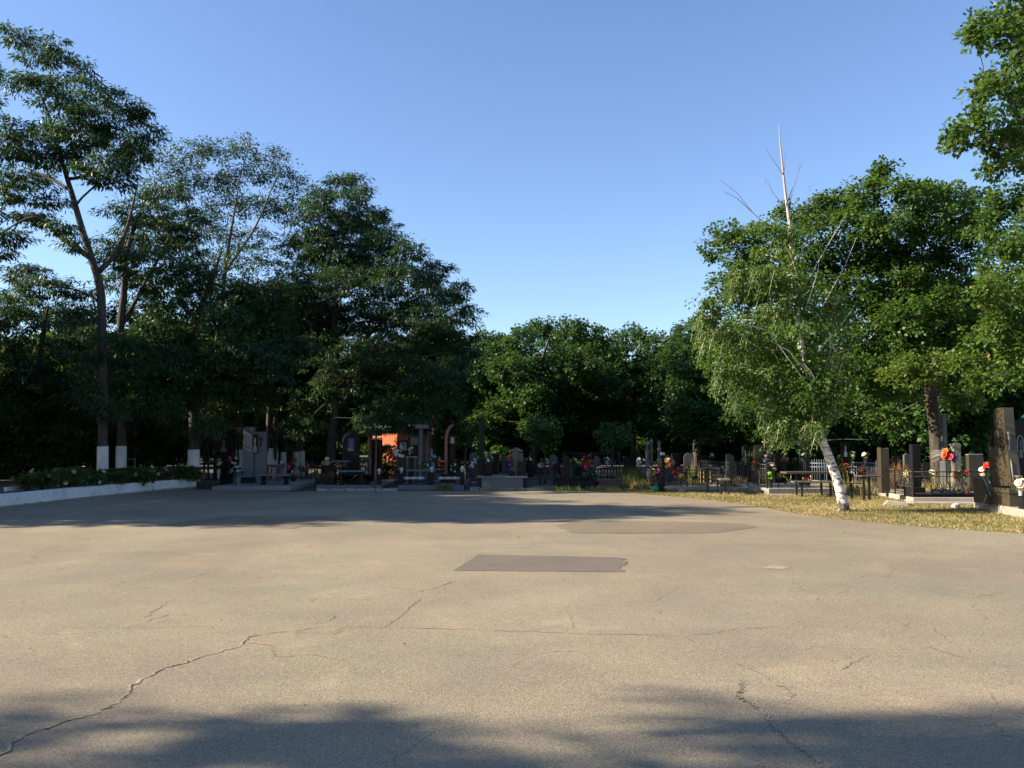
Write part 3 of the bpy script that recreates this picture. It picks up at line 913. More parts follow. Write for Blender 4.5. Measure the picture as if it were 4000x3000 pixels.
# the wood behind
random.seed(40)
cnt = [0, 0, 0]
spots = []
for row, (D, step, smin, smax) in enumerate([(46, 5.0, .8, .98), (53, 4.4, .85, 1.1), (61, 4.4, 1.0, 1.25), (70, 5.0, 1.1, 1.35)]):
    x = -D * .66
    while x < D * .68:
        spots.append((x + random.uniform(-.8, .8), D + random.uniform(-2, 2), random.uniform(smin, smax)))
        x += step
spots += [(-19, 36, .95), (-22, 41, 1.1), (-16.5, 39, .9), (-25, 37, 1.2), (-18, 31.5, .75), (-19.5, 28.5, .75), (-22, 32, .9), (-16, 35, .75), (18, 37, 1.1), (21, 38, 1.2), (13, 38, 1.0), ]
spots = [q for q in spots if not (41 < q[1] < 50 and -30 < q[0] < -6)]
for i, (x, y, s) in enumerate(spots):
    k = i % 3
    place(stock[k], cnt[k], x, y, s, random.uniform(0, 6.28))
    cnt[k] += 1
# locusts left of the view, whose shade falls across the asphalt
for i, (x, y, s) in enumerate([(-18, 18.0, .7), (-25, 21, .8), (-21, 25.5, .66), (-19, -.8, 1.05), (-26, -2.7, 1.05), (-13.5, -2.1, 1.0), (-32, -2.2, 1.1)]):
    place(gtree, i, x, y, s, i * 1.9)
# ------------------------------------------------------------------ ground
obj('ground', MB().add([(-1500, -1500, 0), (1500, -1500, 0), (1500, 1500, 0), (-1500, 1500, 0)], [(0, 1, 2, 3)]), 'soil')['kind'] = 'structure'


def sheet(name, pts, z, mat, kind='structure'):
    mb = MB().add([(p[0], p[1], z) for p in pts], [tuple(range(len(pts)))])
    o = obj(name, mb, mat)
    o['kind'] = kind
    return o


EDGE = [(2380, 1921), (2440, 1925), (2600, 1938), (2780, 1955), (2950, 1977), (3100, 2006), (3300, 2032), (3500, 2051), (3700, 2068), (4000, 2086), (4300, 2104)]
edge = [ground(*q) for q in EDGE]
random.seed(3)
edge2 = []
for a, b in zip(edge[:-1], edge[1:]):
    for k in range(12):
        q = a.lerp(b, k / 12)
        q.y += random.uniform(-.07, .07)
        edge2.append(q)
edge2.append(edge[-1])
front = [ground(2380, 1919), ground(2100, 1918), ground(1830, 1918), ground(1500, 1920), ground(1100, 1921), ground(760, 1912)]
plaza = [(-60, -40), (60, -40), (60, 8)] + [tuple(q)[:2] for q in reversed(edge2)] + [tuple(q)[:2] for q in front] + [(-11.3, 29.2), (-12.6, 19), (-13.5, 8), (-60, 8)]
sheet('asphalt', plaza, 0.006, 'asphalt')
# lawn strip behind the asphalt edge
lawn_pts = [tuple(q)[:2] for q in edge2[:]] + [(16, 13), (18, 34), (2.8, 34)]
sheet('dry_lawn', lawn_pts, 0.003, 'lawn')


def ragged(pts, n, amp, seed=1):
    random.seed(seed)
    out = []
    for i in range(len(pts)):
        a, b = Vector(pts[i]), Vector(pts[(i + 1) % len(pts)])
        for k in range(n):
            q = a.lerp(b, k / n)
            out.append((q.x + random.uniform(-amp, amp), q.y + random.uniform(-amp, amp)))
    return out


def gp(px, py):
    return tuple(ground(px, py))[:2]


pp = ragged([gp(1772, 2231), gp(2443, 2237), gp(2440, 2180), gp(1868, 2168)], 14, 0.012)
# bite-marks on the right end
pp = [(x + (random.uniform(-.09, .05) if x > gp(2425, 2210)[0] else 0), y) for x, y in pp]
sheet('asphalt_patch', pp, 0.010, 'asphalt_patch')
sheet('asphalt_patch', ragged([gp(2168, 2055), gp(2230, 2084), gp(2500, 2086), gp(2800, 2083), gp(2960, 2060), gp(2900, 2045), gp(2600, 2038), gp(2260, 2036)], 5, .02, 4), 0.010, 'asphalt_old_patch')
sheet('asphalt_patch', ragged([gp(610, 2052), gp(1150, 2066), gp(1290, 2032), gp(1370, 2020), gp(900, 2018)], 6, .03, 5), 0.010, 'asphalt_old_patch')
sheet('pale_patch', ragged([gp(2970, 2221), gp(3060, 2228), gp(3085, 2218), gp(3010, 2212)], 4, .02, 6), 0.010, 'crack_dust')

# cracks: thin ribbons with a paler dusty margin beside them
CR = [([(0, 2960), (90, 2880), (180, 2855), (270, 2820), (370, 2795), (440, 2765), (500, 2720), (520, 2690), (570, 2650), (640, 2615), (720, 2592), (830, 2560), (940, 2528), (965, 2500), (1000, 2484)], 1.6),
      ([(1000, 2484), (920, 2462), (760, 2448), (600, 2452), (440, 2456), (260, 2452), (130, 2458)], .6), ([(1040, 2480), (1180, 2465), (1270, 2450), (1500, 2455), (1750, 2460), (2000, 2470), (2300, 2478), (2650, 2488)], .7),
      ([(1230, 2440), (1300, 2420), (1310, 2405)], .8), ([(1500, 2455), (1560, 2415), (1610, 2370), (1640, 2345), (1600, 2322), (1700, 2300), (1775, 2268)], .8),
      ([(560, 2415), (610, 2385), (660, 2352), (690, 2345)], .8), ([(640, 2275), (730, 2262), (815, 2240), (880, 2225), (960, 2212)], .7), ([(60, 2262), (120, 2250), (290, 2215)], .6), ([(0, 2362), (90, 2350), (190, 2325)], .6),
      ([(1200, 2120), (1320, 2105), (1350, 2085)], .6),
      ([(2685, 2500), (2760, 2530), (2850, 2580), (2925, 2615), (2980, 2645), (3035, 2680), (3085, 2700), (3075, 2730), (3060, 2755)], 1.1),
      ([(2905, 2660), (2890, 2700), (2880, 2722), (2920, 2742), (2950, 2765), (3000, 2810), (3030, 2850), (3060, 2885), (3120, 2930), (3160, 2960), (3200, 3010)], 1.7),
      ([(2690, 2485), (2800, 2478), (2860, 2462), (2960, 2458), (3050, 2450)], .7), ([(2770, 2245), (2780, 2290), (2850, 2320), (2980, 2360), (3080, 2410), (3120, 2440)], .7),
      ([(2560, 2310), (2570, 2350), (2640, 2300), (2700, 2290)], .5), ([(2200, 2380), (2230, 2420), (2240, 2455), (2150, 2450), (2060, 2470)], .6), ([(3090, 2260), (3110, 2300), (3260, 2340), (3300, 2360)], .5),
      ([(3790, 2350), (3820, 2390), (3850, 2415), (3830, 2430)], .8), ([(3530, 2400), (3550, 2440), (3520, 2470), (3580, 2500)], .7), ([(3300, 2560), (3310, 2590), (3300, 2620), (3420, 2555)], .6),
      ([(1790, 2110), (1960, 2130), (2140, 2120), (2300, 2100)], .4), ([(3490, 2210), (3460, 2270), (3620, 2310), (3790, 2340), (3990, 2300)], .5)]
random.seed(9)
dark, pale = MB(), MB()
for pts, wd in CR:
    P = []
    for (a, b) in zip(pts[:-1], pts[1:]):
        for k in range(6):
            t = k / 6
            q = ground(a[0] + (b[0] - a[0]) * t, a[1] + (b[1] - a[1]) * t)
            q.x += random.gauss(0, .014)
            q.y += random.gauss(0, .014)
            P.append(q)
    for mb, k, zz, off in ((pale, 2.6, 0.0085, .009), (dark, 1.0, 0.0105, 0)):
        vs, fs = [], []
        for i, q in enumerate(P):
            d = (P[min(i + 1, len(P) - 1)] - P[max(0, i - 1)]).normalized()
            s = Vector((-d.y, d.x, 0))
            h = .0026 * wd * k * (0.2 + 1.3 * random.random()) * (1 if k > 2 or random.random() > .3 else .15)
            c = q + s * off
            vs += [(*(c + s * h)[:2], zz), (*(c - s * h)[:2], zz)]
        for i in range(len(P) - 1):
            fs.append((2 * i, 2 * i + 1, 2 * i + 3, 2 * i + 2))
        mb.add(vs, fs)
obj('pavement_cracks', dark, 'crack')['kind'] = 'structure'
obj('pavement_crack_dust', pale, 'crack_dust')['kind'] = 'structure'


# grass blades
def blades(name, poly_test, n, box, h, wdt, mat, z=0.0, dens=None):
    xs = rng.uniform(box[0], box[1], n * 3)
    ys = rng.uniform(box[2], box[3], n * 3)
    keep = np.array([poly_test(a, b) for a, b in zip(xs, ys)])
    xs, ys = xs[keep][:n], ys[keep][:n]
    k = len(xs)
    B = np.stack([xs, ys, np.full(k, z)], 1)
    d = rand_unit(k) * np.array([.9, .9, .2])
    d[:, 2] = np.abs(d[:, 2]) + .55
    patch = np.sin(xs * 2.1 + 1) * np.cos(ys * 1.7) * .5 + np.sin(xs * .7 - ys * 1.1) * .5
    L = h * rng.uniform(.4, 1.3, k) * (1 + .3 * patch)
    me = leaf_mesh(name, B, d, rand_unit(k), L, np.full(k, wdt) * rng.uniform(.7, 1.4, k), mat, rng.normal(.55, .2, k) + patch * .3, .05)
    o = obj(name, me)
    return tag(o, kind='stuff')


ex = np.array([q.x for q in edge2]); ey = np.array([q.y for q in edge2])
o_ = np.argsort(ex)
ex, ey = ex[o_], ey[o_]


def in_lawn(x, y):
    return y > np.interp(x, ex, ey) - .02 + .12 * math.sin(x * 5) * math.sin(x * 13.7)


g_ = blades('dry_grass', in_lawn, 100000, (2.6, 13.5, 14.0, 30.5), .065, .011, 'dry_blade')
tag(g_, 'short straw-coloured dry grass along the asphalt edge', 'grass')
g_ = blades('green_grass', lambda x, y: in_lawn(x, y) and math.sin(x * 1.3 + 2) + math.sin(y * 1.9 + x) > .2, 22000, (2.6, 13.5, 14.0, 31), .075, .011, 'green_blade')
tag(g_, 'patches of still green grass in the dry lawn', 'grass')

k = 150
xy = np.stack([rng.uniform(-9, 9, k), rng.uniform(4.5, 20, k), np.full(k, .014)], 1)
fl = leaf_mesh('fallen_leaves', xy, rand_unit(k) * np.array([1, 1, .25]), np.array([0, 0, 1.0]) + rand_unit(k) * .5, rng.uniform(.015, .05, k), rng.uniform(.012, .03, k), 'brown_blade', rng.random(k))
tag(obj('fallen_leaves', fl), 'few small dry leaves scattered on the asphalt', 'leaves', kind='stuff')
# ------------------------------------------------------------------ builders for grave furniture
def X(px, D, py=1850):
    return at(px, py, D).x


def Z(py, D):
    return at(2000, py, D).z


def S(n, D):
    return n / F * D


def outline(shape, w, h):
    a = w / 2
    if shape == 'arch':
        r = min(a, h * .3)
        return [(-a, 0), (a, 0)] + [(a * math.cos(t), h - r + r * math.sin(t)) for t in [math.pi * k / 12 for k in range(13)]]
    if shape == 'wave':
        top = [(a - w * k / 10, h - w * .16 * (0.5 + 0.5 * math.sin(k / 10 * 5.2 - 0.4)) ** 1.0) for k in range(11)]
        return [(-a, 0), (a, 0)] + top
    if shape == 'slant':
        return [(-a, 0), (a, 0), (a, h * .86), (-a * .2, h), (-a, h * .93)]
    if shape == 'sail':
        return [(-a, 0), (a, 0), (a * .9, h * .45), (a * .62, h * .75), (a * .1, h), (-a, h * .92)]
    if shape == 'taper':
        return [(-a, 0), (a, 0), (a * .75, h), (-a * .75, h)]
    if shape == 'cap':
        return [(-a, 0), (a, 0), (a, h * .9), (a * 1.15, h * .9), (a * 1.15, h * .95), (a * .5, h), (-a * .5, h), (-a * 1.15, h * .95), (-a * 1.15, h * .9), (-a, h * .9)]
    return [(-a, 0), (a, 0), (a, h), (-a, h)]


def figure(w, h):
    """outline of an engraved head-and-shoulders portrait"""
    pts = [(-w / 2, 0), (w / 2, 0), (w / 2, h * .3), (w * .3, h * .42), (w * .12, h * .47)]
    for k in range(9):
        t = -.9 + (math.pi + 1.8) * k / 8
        pts.append((w * .24 * math.cos(t), h * .73 + h * .27 * math.sin(t)))
    return pts + [(-w * .12, h * .47), (-w * .3, h * .42), (-w / 2, h * .3)]


def stele(name, label, px0, px1, pyt, pyb, D, th, mat, shape='flat', z0=0.0, rz=0.0, plinth=None, por=None, pormat='faint_engraving', cat='headstone', group=None, frame=None, cross=False):
    xc = (X(px0, D) + X(px1, D)) / 2
    w_, zb, zt = S(px1 - px0, D), Z(pyb, D), Z(pyt, D)
    root = thing(name, label, cat, (xc, D, z0), rz, group)
    zb -= z0
    zt -= z0
    if plinth is not None or zb > .03:
        pw = w_ * 1.35 if plinth is None else S(plinth[1] - plinth[0], D)
        px = 0 if plinth is None else X((plinth[0] + plinth[1]) / 2, D) - xc
        zb = max(zb, .08)
        obj('plinth', MB().base(px, 0, 0, (pw, th * 2.2, zb)), mat if plinth is None or len(plinth) < 3 else plinth[2], root, .008)
    else:
        zb = 0
    sl = obj('slab', MB().prism(outline(shape, w_, zt - zb), -th / 2, th / 2, (0, 0, zb)), mat, root, .006)
    if por:
        a, b, c, d = por
        ph = Z(c, D) - Z(d, D)
        pz = Z(d, D) - z0
        pxx = X((a + b) / 2, D) - xc
        if frame:
            obj('portrait_plate', MB().box((pxx, -th / 2 - .002, pz + ph / 2), (S(b - a, D), .012, ph)), frame, sl)
            obj('portrait', MB().prism(figure(S(b - a, D) * .8, ph * .85), -.006, .0, (pxx, -th / 2 - .0085, pz + .01)), pormat, sl)
        else:
            obj('portrait', MB().prism(figure(S(b - a, D), ph), -.005, .003, (pxx, -th / 2, pz)), pormat, sl)  # one narrow headstone uses this shape for its painted shine
    if cross:
        q = zt - (zt - zb) * .22
        mb = MB().box((0, -th / 2, q), (.02, .012, w_ * .6)).box((0, -th / 2 - .002, q + w_ * .1), (w_ * .36, .012, .02))
        obj('engraved_cross', mb, 'engraving', sl)
    return root


def bench(name, label, px0, px1, pyt, D, depth, mat, z0=0.0, legs='post', th=.05, legmat=None, rz=0.0, cat=None, legpx=None, lean=0, group=None, length=None):
    xc = (X(px0, D) + X(px1, D)) / 2
    w_ = length or S(px1 - px0, D)
    h = Z(pyt, D) - z0
    root = thing(name, label, cat or name.split('_')[-1], (xc, D, z0), rz, group)
    obj('top', MB().base(0, 0, h - th, (w_, depth, th)), mat, root, .006)
    lm = legmat or mat
    if legs == 'stone':
        for sx in (-1, 1):
            for sy in (-1, 1):
                prof = [(.075, 0), (.075, .03), (.05, .06), (.045, (h - th) * .5), (.06, h - th - .05), (.075, h - th)]
                obj('leg', MB().lathe(prof, (sx * w_ * .36, sy * depth * .3, 0), 10), lm, root)
    elif legs == 'block':
        for sx in (-1, 1):
            obj('leg', MB().base(sx * w_ * .36, 0, 0, (.1, depth * .75, h - th)), lm, root, .006)
    elif legs == 'single':
        obj('leg', MB().base(0 if not legpx else X(legpx, D) - xc, 0, 0, (.06, .06, h - th)), lm, root)
    else:
        n = 4 if legs == 'post4' else 2
        xs = [-w_ * .4, w_ * .4] if not legpx else [X(q, D) - xc for q in legpx]
        for x in xs:
            for y in ((-depth * .32, depth * .32) if n == 4 else (0,)):
                obj('leg', MB().base(x, y, 0, (.055, .055, h - th)), lm, root)
    return root


def blossom_mesh(col, r=1.0, cache={}):
    if col in cache:
        return cache[col]
    mb = MB()
    random.seed(len(cache))
    for ring, (nn, rr, tilt) in enumerate(((7, 1.0, .25), (6, .72, .7), (4, .42, 1.2))):
        for k in range(nn):
            a = 2 * math.pi * k / nn + ring * .4
            c, s_ = math.cos(a), math.sin(a)
            ct, st = math.cos(tilt), math.sin(tilt)
            q = []
            for (u, v) in ((0, 0), (.55, .42), (1, .22), (1.02, -.22), (.55, -.42)):
                u *= rr
                v *= rr * 1.1
                q.append((c * u * ct - s_ * v, s_ * u * ct + c * v, u * st + ring * .05))
            mb.add(q, [(0, 1, 2, 3, 4)])
    mb.ball((0, 0, .12), .3, 6)
    cache[col] = mb.mesh('blossom', 'petal_' + col)
    return cache[col]


def bouquet(name, label, px, py, D, rpx, cols, n=8, z0=0.0, vase=None, br=.055, group=None, ry=None, stem=True, cat=None, sprays=0):
    """artificial flowers: separate blossoms, leaves, stems down to where they stand, perhaps a vase"""
    c = at(px, py, D)
    r = S(rpx, D)
    root = thing(name, label, cat or name.split('_')[-1], (c.x, D, z0), random.uniform(0, 6), group)
    h = c.z - z0
    rz_ = S(ry, D) if ry else r * .9
    random.seed(int(px * 7 + py))
    for k in range(n):
        u = Vector(rand_unit(1)[0])
        u.y = -abs(u.y) if k % 3 else u.y
        q = Vector((u.x * r, u.y * r, h + u.z * rz_)) * 1.0
        o = obj('blossom', blossom_mesh(cols[k % len(cols)]), None, root)
        o.location = q
        o.rotation_euler = Vector((u.x * .8, u.y * .8 - .4, u.z * .5 + .45)).to_track_quat('Z', 'Y').to_euler()
        s_ = br * 1.18 * random.uniform(.8, 1.25)
        o.scale = (s_, s_, s_)
    m = n * (3 if 'wreath' in name else 6)
    u = rand_unit(m)
    B = u * np.array([r, r, rz_]) * rng.uniform(.1, .75, (m, 1)) + np.array([0, 0, h - rz_ * .2])
    me = leaf_mesh('leaves', B, u + np.array([0, 0, -.1]), rand_unit(m), np.full(m, .13), np.full(m, .05), 'flower_leaf', rng.random(m))
    obj('leaves', me, None, root)
    mb = MB()
    zb = 0.0
    if vase:
        vh, vr = vase[0], vase[1]
        prof = [(vr * .7, 0), (vr * .75, .02), (vr * .45, vh * .12), (vr * .8, vh * .45), (vr, vh * .75), (vr * .7, vh * .92), (vr * .9, vh)]
        if len(vase) > 3 and vase[3] == 'square':
            obj('vase', MB().prism([(-vr * .7, 0), (vr * .7, 0), (vr, vh), (-vr, vh)], -vr, vr), vase[2], root, .005)
        else:
            obj('vase', MB().lathe(prof, (0, 0, 0), 12), vase[2], root)
        zb = vh * .8
    for k in range(4 if stem else 0):
        a = k * 1.6
        mb.tube([(math.cos(a) * .015, math.sin(a) * .015, zb), (math.cos(a) * .03, math.sin(a) * .03, zb + (h - zb) * .5), (math.cos(a) * r * .5, math.sin(a) * r * .5, h)], .006, 4)
    if stem:
        obj('stems', mb, 'flower_leaf', root)
    if sprays:
        mb = MB()
        for k in range(sprays):
            zz = random.uniform(-.15, .22)
            mb.tube([(0, 0, h), (-.18, random.uniform(-.1, .1), h + zz * .5), (-.42 - random.random() * .1, random.uniform(-.15, .15), h + zz - .1)], [.0045, .004, .0015], 4)
        so = obj('dried_sprays', mb, 'white_stone', root)
        so.rotation_euler = (0, 0, -root.rotation_euler.z)
    return root


def fence(name, label, pts, h, mat, z0=0.0, gap=.11, style='scroll', posts=True, tipmat=None, bar=.008, cat='fence', group=None, postmat=None, barmat=None):
    """iron fence along a line of points: each post a part, each stretch a panel of rails, bars and scrolls"""
    P = [Vector((p[0], p[1], 0)) for p in pts]
    o = P[0].copy()
    o.z = z0
    root = thing(name, label, cat, o, 0, group)
    random.seed(int(abs(o.x) * 100))
    done = []
    for a, b in zip(P[:-1], P[1:]):
        a, b = a - P[0], b - P[0]
        ln = (b - a).length
        nseg = max(1, round(ln / 1.3))
        for k in range(nseg):
            p, q = a.lerp(b, k / nseg), a.lerp(b, (k + 1) / nseg)
            rails, bars = MB(), MB()
            for zz in (.1, h * .55 if style == 'double' else h * .82, h):
                up = Vector((0, 0, zz))
                rails.tube([p + up, q + up], .016 if zz == h else .011, 5)
            m = max(2, int((q - p).length / gap))
            for i in range(1, m):
                c = p.lerp(q, i / m)
                top = h + (.08 if style == 'spear' else 0)
                bars.tube([c + Vector((0, 0, .1)), c + Vector((0, 0, top))], bar, 4)
                if style == 'spear':
                    bars.lathe([(.004, 0), (.018, .02), (.001, .07)], c + Vector((0, 0, top)), 5)
                if style == 'scroll' and i % 2 == 0:
                    d = (q - p).normalized()
                    for sgn in (-1, 1):
                        cc = c + d * .05 * sgn + Vector((0, 0, h * .45))
                        ring = [cc + d * math.cos(t) * .05 * (1 - t / 9) * sgn + Vector((0, 0, math.sin(t) * .12 * (1 - t / 9))) for t in [j * .55 for j in range(12)]]
                        bars.tube(ring, .007, 4)
                if style == 'arc' and i % 3 == 1:
                    d = (q - p).normalized()
                    ring = [c + d * math.cos(t) * .16 + Vector((0, 0, h * .3 + math.sin(t) * .3 * h)) for t in [math.pi * j / 8 for j in range(9)]]
                    bars.tube(ring, .009, 4)
            pan = obj('panel', bars, barmat or mat, root)
            obj('rail', rails, mat, pan)
            for c in (p, q):
                if posts and not any((c - d).length < .05 for d in done):
                    done.append(c.copy())
                    po = obj('post', MB().base(c.x, c.y, 0, (.035, .035, h + .06)), postmat or mat, root)
                    if tipmat:
                        obj('knob', MB().ball(c + Vector((0, 0, h + .09)), .03, 8), tipmat, po)
    return root


def plot(label, px0, px1, D0, D1, h, mat, name='grave_platform', rz=0.0, kerb=False, kmat=None, group=None):
    """a raised grave platform; with kerb: a frame of kerbstones round a filled bed"""
    x0, x1 = X(px0, D0), X(px1, D0)
    dy = D1 - D0
    root = thing(name, label, 'grave plot', ((x0 + x1) / 2, D0, 0), rz, group)
    w_ = x1 - x0
    if not kerb:
        obj('platform', MB().base(0, dy / 2, -.05, (w_, dy, h + .05)), mat, root, .012)
    else:
        k = .14
        obj('kerb', MB().base(0, k / 2, -.05, (w_, k, h + .05)), kmat or mat, root, .012)
        for sx in (-1, 1):
            obj('kerb', MB().base(sx * (w_ - k) / 2, dy / 2 + k / 2, -.05, (k, dy - k - .004, h + .05)), kmat or mat, root, .012)
        obj('bed', MB().base(0, dy / 2 + k / 2, -.05, (w_ - 2 * k - .004, dy - k - .008, h * .75 + .05)), mat, root)
    return root


def rock(name, label, px, py, wpx, hpx, D, mat, cat='stone', group=None):
    c = ground_at(px, D)
    mb = MB().ball((0, 0, .3), .5, 12)
    random.seed(int(px))
    mb.v = [(x * (1 + random.uniform(-.14, .14)), y * (1 + random.uniform(-.14, .14)), z * (1 + random.uniform(-.14, .14))) for x, y, z in mb.v]
    mb.sm = [False] * len(mb.sm)
    o = obj(name, mb, mat)
    o.location = c
    o.scale = (S(wpx, D), S(wpx, D) * .8, S(hpx, D))
    o.rotation_euler = (0, 0, px % 6)
    return tag(o, label, cat, group)


def clump(name, label, px, D, h, r, n, mat, z0=0.0, cat='weeds', wdt=.018, tint=.5, up=.9, group=None):
    """a tuft of blades or stalks rooted at one spot"""
    c = ground_at(px, D, z0)
    k = n
    ang = rng.uniform(0, 6.28, k)
    rr = np.sqrt(rng.random(k)) * r
    B = np.stack([np.cos(ang) * rr, np.sin(ang) * rr, np.zeros(k)], 1)
    d = rand_unit(k) * .45 + np.array([0, 0, up])
    me = leaf_mesh(name, B, d, rand_unit(k), h * rng.uniform(.4, 1.15, k), np.full(k, wdt), mat, rng.normal(tint, .2, k), .05)
    o = obj(name, me)
    o.location = c
    return tag(o, label, cat, group)


def shrub(name, label, px, D, h, r, mat='shrub_leaf', z0=0.0, cols=None, nb=0, n=None, cat='shrub', group=None, leaf=.09):
    c = ground_at(px, D, z0)
    root = thing(name, label, cat, c, random.uniform(0, 6), group)
    n = n or int(1400 * h * r / .3)
    u = rand_unit(n)
    rho = rng.random((n, 1)) ** .45
    B = u * rho * np.array([r, r, h * .48]) + np.array([0, 0, h * .52])
    B *= (1 + .25 * np.sin(B * 9 + px))
    B[:, 2] = np.abs(B[:, 2])
    me = leaf_mesh('foliage', B, u + rand_unit(n) * .8, rand_unit(n) + np.array([0, 0, .6]), leaf * rng.uniform(.6, 1.3, n), leaf * .55 * rng.uniform(.7, 1.3, n), mat, rng.normal(.5, .2, n))
    obj('foliage', me, None, root)
    mb = MB()
    for k in range(5):
        a = k * 1.26
        mb.tube([(math.cos(a) * .03, math.sin(a) * .03, 0), (math.cos(a) * r * .3, math.sin(a) * r * .3, h * .45), (math.cos(a) * r * .6, math.sin(a) * r * .6, h * .85)], [.014, .01, .005], 4)
    obj('stems', mb, 'bark', root)
    for k in range(nb):
        u = Vector(rand_unit(1)[0])
        o = obj('blossom', blossom_mesh(cols[k % len(cols)]), None, root)
        o.location = (u.x * r * 1.0, u.y * r * 1.0, h * .55 + u.z * h * .46)
        o.rotation_euler = u.to_track_quat('Z', 'Y').to_euler()
        o.scale = (.06, .06, .06)
    return root
# ------------------------------------------------------------------ the white wall and the rose bed
wl = [ground(-900, 2105), ground(-300, 2027), ground(0, 1990), ground(350, 1949), ground(640, 1918), ground(765, 1908)]
TOP = [(-900, .33), (0, .33), (765, .35)]
vs, fs = [], []
for i, p in enumerate(wl):
    t = (wl[min(i + 1, len(wl) - 1)] - wl[max(i - 1, 0)]).normalized()
    nrm = Vector((-t.y, t.x, 0))
    for k, (off, z) in enumerate(((0, -.1), (.012, .335), (.3, .345), (.3, -.1))):
        vs.append((p.x + nrm.x * off, p.y + nrm.y * off, z))
for i in range(len(wl) - 1):
    for k in range(4):
        fs.append((i * 4 + k, (i + 1) * 4 + k, (i + 1) * 4 + (k + 1) % 4, i * 4 + (k + 1) % 4))
fs += [(3, 2, 1, 0), tuple((len(wl) - 1) * 4 + k for k in range(4))]
tag(obj('low_wall', MB().add(vs, fs), 'whitewash', None, .02), 'low whitewashed retaining wall curving in from the left edge of the asphalt', 'wall')
bed = [(p.x - .31, p.y, 0) for p in wl]
o = obj('flower_bed', MB().flat([(-32, bed[0][1])] + [(p[0], p[1]) for p in bed] + [(-9.6, 31.5), (-32, 36)], -.05, .24), 'soil')
o['kind'] = 'structure'
random.seed(12)
ROSE = 'rose bush with dull pale blossoms in the bed behind the white wall'
r0 = None
for i, (px, D) in enumerate([(170, 24.5), (250, 25.4), (300, 26.2), (345, 26.0), (395, 25.6), (440, 26.4), (490, 26.4), (540, 27.2), (590, 27.6), (640, 28.2), (690, 28.6), (725, 28.9), (110, 23.7), (275, 24.0), (370, 24.6), (460, 25.6), (560, 26.6)]):
    if i < 4:
        o = shrub('rose_bush', ROSE, px, D, .62, .4, z0=.24, cols=['tan', 'cream', 'tan'], nb=5, n=850, group='rose bushes behind the white wall')
        r0 = (r0 or []) + [o]
    else:
        o = copy_tree(r0[i % 4])
        o.location = ground_at(px, D, .24)
        o.rotation_euler = (0, 0, i * 1.1)
        k = random.uniform(.75, 1.15)
        o.scale = (k, k, k)
c0, c1 = at(20, 1917, 23.5), at(170, 1911, 24.8)
kb = MB().box(((c0.x + c1.x) / 2, (c0.y + c1.y) / 2, .29), ((c1 - c0).length, .1, .12), math.atan2(c1.y - c0.y, c1.x - c0.x))
tag(obj('bed_edging', kb, 'whitewash', None, .01), 'short white edging strip lying in the rose bed behind the long wall', 'kerb')
fence('pipe_fence', 'pale metal pipe fence behind the two whitewashed trunks on the left', [(X(300, 34.5), 34.5), (X(410, 34.3), 34.3), (X(526, 34), 34)], .66, 'white_iron', 0.24, gap=.5, style='double', postmat='white_iron')
shrub('shrub', 'dark low bush at the end of the white wall beside the whitewashed trunk', 742, 29.2, .45, .45, z0=.24, n=1500)

# ------------------------------------------------------------------ left plots
plot('low grey paved platform in front of the double grey headstone', 828, 1135, 28.0, 33.2, .14, 'paving')
plot('dark granite base of the portico monument beyond the wall end', 770, 948, 30.4, 34.2, .26, 'black_granite')
# portico
D = 31.6
po = thing('portico_monument', 'black granite portico with slim columns and an orange end block on its beam', 'monument', (X(862, D), D, .26))
xc, zb = X(862, D), .26
zc0, zc1 = Z(1838, D) - zb, Z(1692, D) - zb
for px, dy in ((797, -.2), (813, -.45), (912, -.45), (928, -.2)):
    prof = [(.065, 0), (.065, .04), (.04, .08), (.036, (zc1) * .5), (.034, zc1 - .12), (.055, zc1 - .08), (.03, zc1 - .06), (.055, zc1 - .03), (.06, zc1)]
    obj('column', MB().lathe(prof, (X(px, D + dy) - xc, dy, 0), 12), 'black_granite', po)
bz0, bz1 = Z(1691, D) - zb, Z(1678, D) - zb
bm = obj('beam', MB().box(((X(830, D) + X(940, D)) / 2 - xc, -.3, (bz0 + bz1) / 2), (S(110, D), .55, bz1 - bz0)), 'black_granite', po, .008)
obj('beam_end', MB().box((X(809, D) - xc, -.32, (bz0 + bz1) / 2), (S(40, D), .6, bz1 - bz0)), 'orange_stone', po, .008)
obj('cornice', MB().box((X(862, D) - xc, -.3, Z(1674.5, D) - zb), (S(162, D), .74, S(6.5, D))), 'dark_grey_granite', po, .008)
sl = obj('slab', MB().prism(outline('flat', S(78, D), Z(1700, D) - zb), -.06, .06, (X(870, D) - xc, .1, 0)), 'black_granite', po, .006)
obj('portrait', MB().prism(figure(S(22, D), S(50, D)), -.006, .004, (X(870, D) - xc, .04, Z(1766, D) - zb)), 'faint_engraving', sl)
for px in (798, 826):
    bl = obj('pedestal', MB().base(X(px, D) - xc, -.75, 0, (S(19, D), .3, Z(1843, D) - zb)), 'brown_granite', po, .008)
    obj('ball_finial', MB().ball((X(px, D) - xc, -.75, Z(1843, D) - zb + .05), .055, 10), 'dark_grey_granite', bl)
cu = bpy.data.curves.new('lettering', 'FONT')
cu.body = 'АЕТА'
cu.size = .15
cu.extrude = .004
cu.align_x = 'CENTER'
to = bpy.data.objects.new('lettering', cu)
C.objects.link(to)
dg = bpy.context.evaluated_depsgraph_get()
me = bpy.data.meshes.new_from_object(to.evaluated_get(dg))
bpy.data.objects.remove(to)
me.materials.clear()
me.materials.append(M['engraving'])
le = obj('lettering', me, None, bm)
le.rotation_euler = (R(90), 0, 0)
le.location = (X(858, D) - xc, -.3 - .278, (bz0 + bz1) / 2 - .05)

